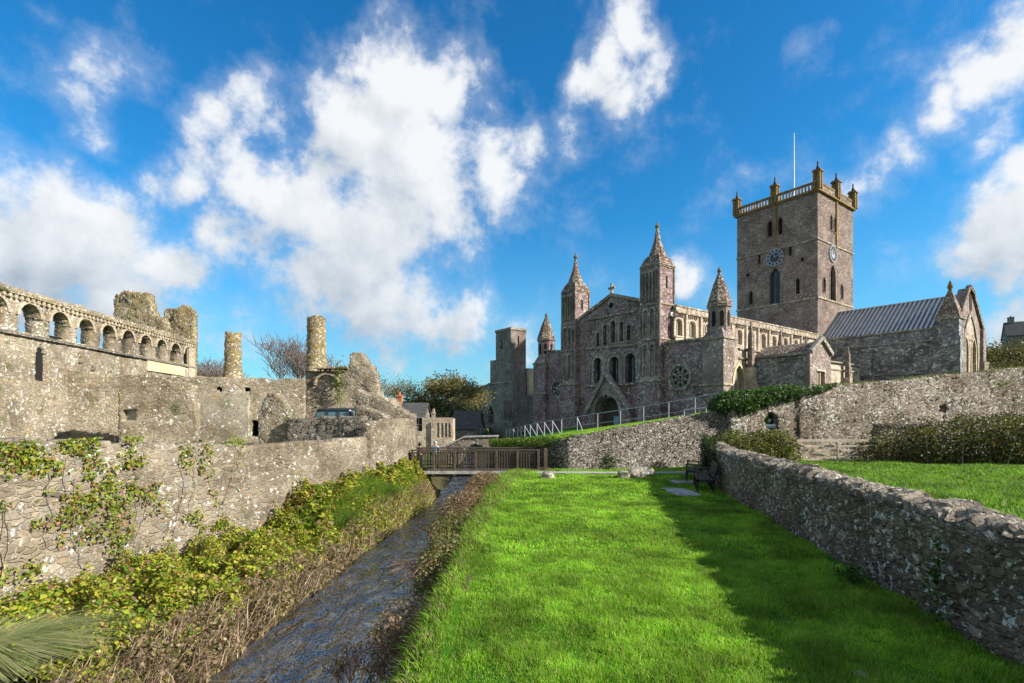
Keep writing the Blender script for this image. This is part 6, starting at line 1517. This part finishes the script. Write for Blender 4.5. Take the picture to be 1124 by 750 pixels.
crp = thing('creeper', 'patchy yellowing creeper climbing the near end of the river wall', 'creeper', (-8.6, 8.5, -.9))
leaves('foliage', P - np.array(crp.location), .06, CRP, flat=.55, up=np.array([.8, -.3, .3]), parent=crp)
segs = []
for k in range(14):
    y = random.uniform(7, 12.8); z = random.uniform(-.7, .1); q = Vector((np.interp(y, [4, 8.5, 18.05], [-10.1, -8.5, -5.05]) + .1, y, z))
    for j in range(9):
        dy = random.uniform(-.10, .10); q2 = q + Vector((dy * .36, dy, random.uniform(.08, .26)))
        if q2.z > 1.6: break
        segs.append((q, q2, .007, .006)); q = q2
V, Fc = tubes_mesh([(a - crp.location, b - crp.location, r0, r1) for a, b, r0, r1 in segs], 4); mesh_obj('stem', V, Fc, M['bark'], crp)
# right bank: brambles and tufts
def bramble(label, cx, cy, s, n, pal, seed, size=.05, nst=70):
    t = thing('bramble_bush', label, 'bush', (cx, cy, max(gz(cx, cy), -.42)), 0, 'bramble bushes on the right bank')
    a = rng.normal(size=(n * 2, 3)); a /= np.linalg.norm(a, axis=1)[:, None]; rr = rng.random((n * 2, 1)) ** .4
    P = a * rr * np.array(s) * (.75 + .6 * fbm(a[:, 0] * 2 + seed, a[:, 1] * 2, a[:, 2] * 2, 3)[:, None])
    P = P[P[:, 2] > -.25][:n]; leaves('foliage', P, size, pal, parent=t, flat=.25)
    segs = []
    for k in range(nst):
        an = random.random() * 6.28; q = Vector((random.uniform(-.3, .3) * s[0], random.uniform(-.3, .3) * s[1], -.25)); d = Vector((math.cos(an) * .6, math.sin(an) * .6, 1.3)).normalized()
        L = s[2] * random.uniform(.9, 1.7) / 5
        for j in range(6): q2 = q + d * L; segs.append((q, q2, .006, .005)); q = q2; d = (d + Vector((math.cos(an) * .15, math.sin(an) * .15, -.26))).normalized()
    V, Fc = tubes_mesh(segs, 4); mesh_obj('stem', V, Fc, M['twigred'], t)
M['twigred'] = plain('reddish_twig', (.24, .13, .095), .8, .3)
BRD = [(.26, .17, .11, 3), (.18, .11, .07, 3), (.30, .22, .10, 1.5), (.10, .12, .03, 1.5), (.13, .07, .05, 1)]
BRG = [(.13, .15, .03, 3), (.20, .16, .06, 2), (.07, .10, .02, 2), (.24, .16, .10, 2)]
bramble('russet bramble bush on the right bank just before the footbridge', -.95, 17.4, (.70, 1.5, .55), 5600, BRD, 2)
bramble('large brown bramble mound on the right bank midway to the footbridge', -1.15, 14.0, (.78, 1.4, .62), 8000, BRD, 5)
bramble('green and brown bramble on the right bank at the middle of the lawn edge', -1.2, 11.2, (.62, 1.2, .50), 6000, BRG, 7, .045)
bramble('dark tangled bramble mound on the right bank nearest the camera', -1.15, 8.75, (.46, 1.25, .60), 9000, BRG, 9, .04)
bramble('low russet bramble at the water by the bottom edge', -1.3, 6.2, (.42, .9, .34), 4200, BRD, 12, .035, 50)
n = 26000; y = 3.6 + 17 * rng.random(n); t = rng.random(n); x = XR(y) + (XE(y) - XR(y)) * t
c = grass_cols(x, y, n) * .8; dr_ = rng.random(n) < .55 - .5 * t; c[dr_] = pick(DRY, int(dr_.sum()))
o = blades('bank_grass', np.stack([x, y, H(x, y)], 1), .05 + .16 * fbm(x * 3, y * 3, 1, 3) * (1.1 - t), .011, None, .6, cols=c, leandir=np.array([-.3, 0, 0])); tag(o, kind='stuff')
# thin bare twigs with a few leaves sticking up at the bottom edge
def sprig(label, x, y, h, seed, nl):
    t = thing('dry_sprig', label, 'twig', (x, y, max(gz(x, y), -1.25)), 0, 'dry sprigs at the water edge')
    segs, tips = grow((0, 0, 0), h, .55, 3, seed, .008, up=.9, kids=(2, 3), fork=.38)
    V, Fc = tubes_mesh([(a, b, max(r0, .006), max(r1, .005)) for a, b, r0, r1 in segs], 4); mesh_obj('stem', V, Fc, M['twigred'], t)
    tips = np.array(tips); P = tips[rng.choice(len(tips), nl)] + rng.normal(size=(nl, 3)) * .04; leaves('foliage', P, .045, [(.34, .22, .14, 2), (.40, .34, .16, 1), (.22, .12, .08, 1)], parent=t)
for k, (x, y, h, lb) in enumerate(((-1.95, 6.0, .85, 'tall dry sprig at the bottom edge left of the others'), (-1.6, 6.1, .75, 'leafy dry sprig at the bottom edge beside the tall one'), (-1.25, 6.0, .6, 'short dry sprig at the bottom edge closest to the lawn'), (-2.2, 6.5, .5, 'low dry sprig standing in the water at the bottom edge'), (-1.45, 6.9, .7, 'thin red sprig over the water above the bottom edge'), (-1.5, 9.6, .8, 'thin red sprig arching over the water beside the dark bramble'), (-1.65, 12.2, .8, 'thin red sprig over the water at midstream'), (-1.5, 14.5, .9, 'thin sprig over the water beside the large brown mound'))):
    sprig(lb, x, y, h, 70 + k, 110)
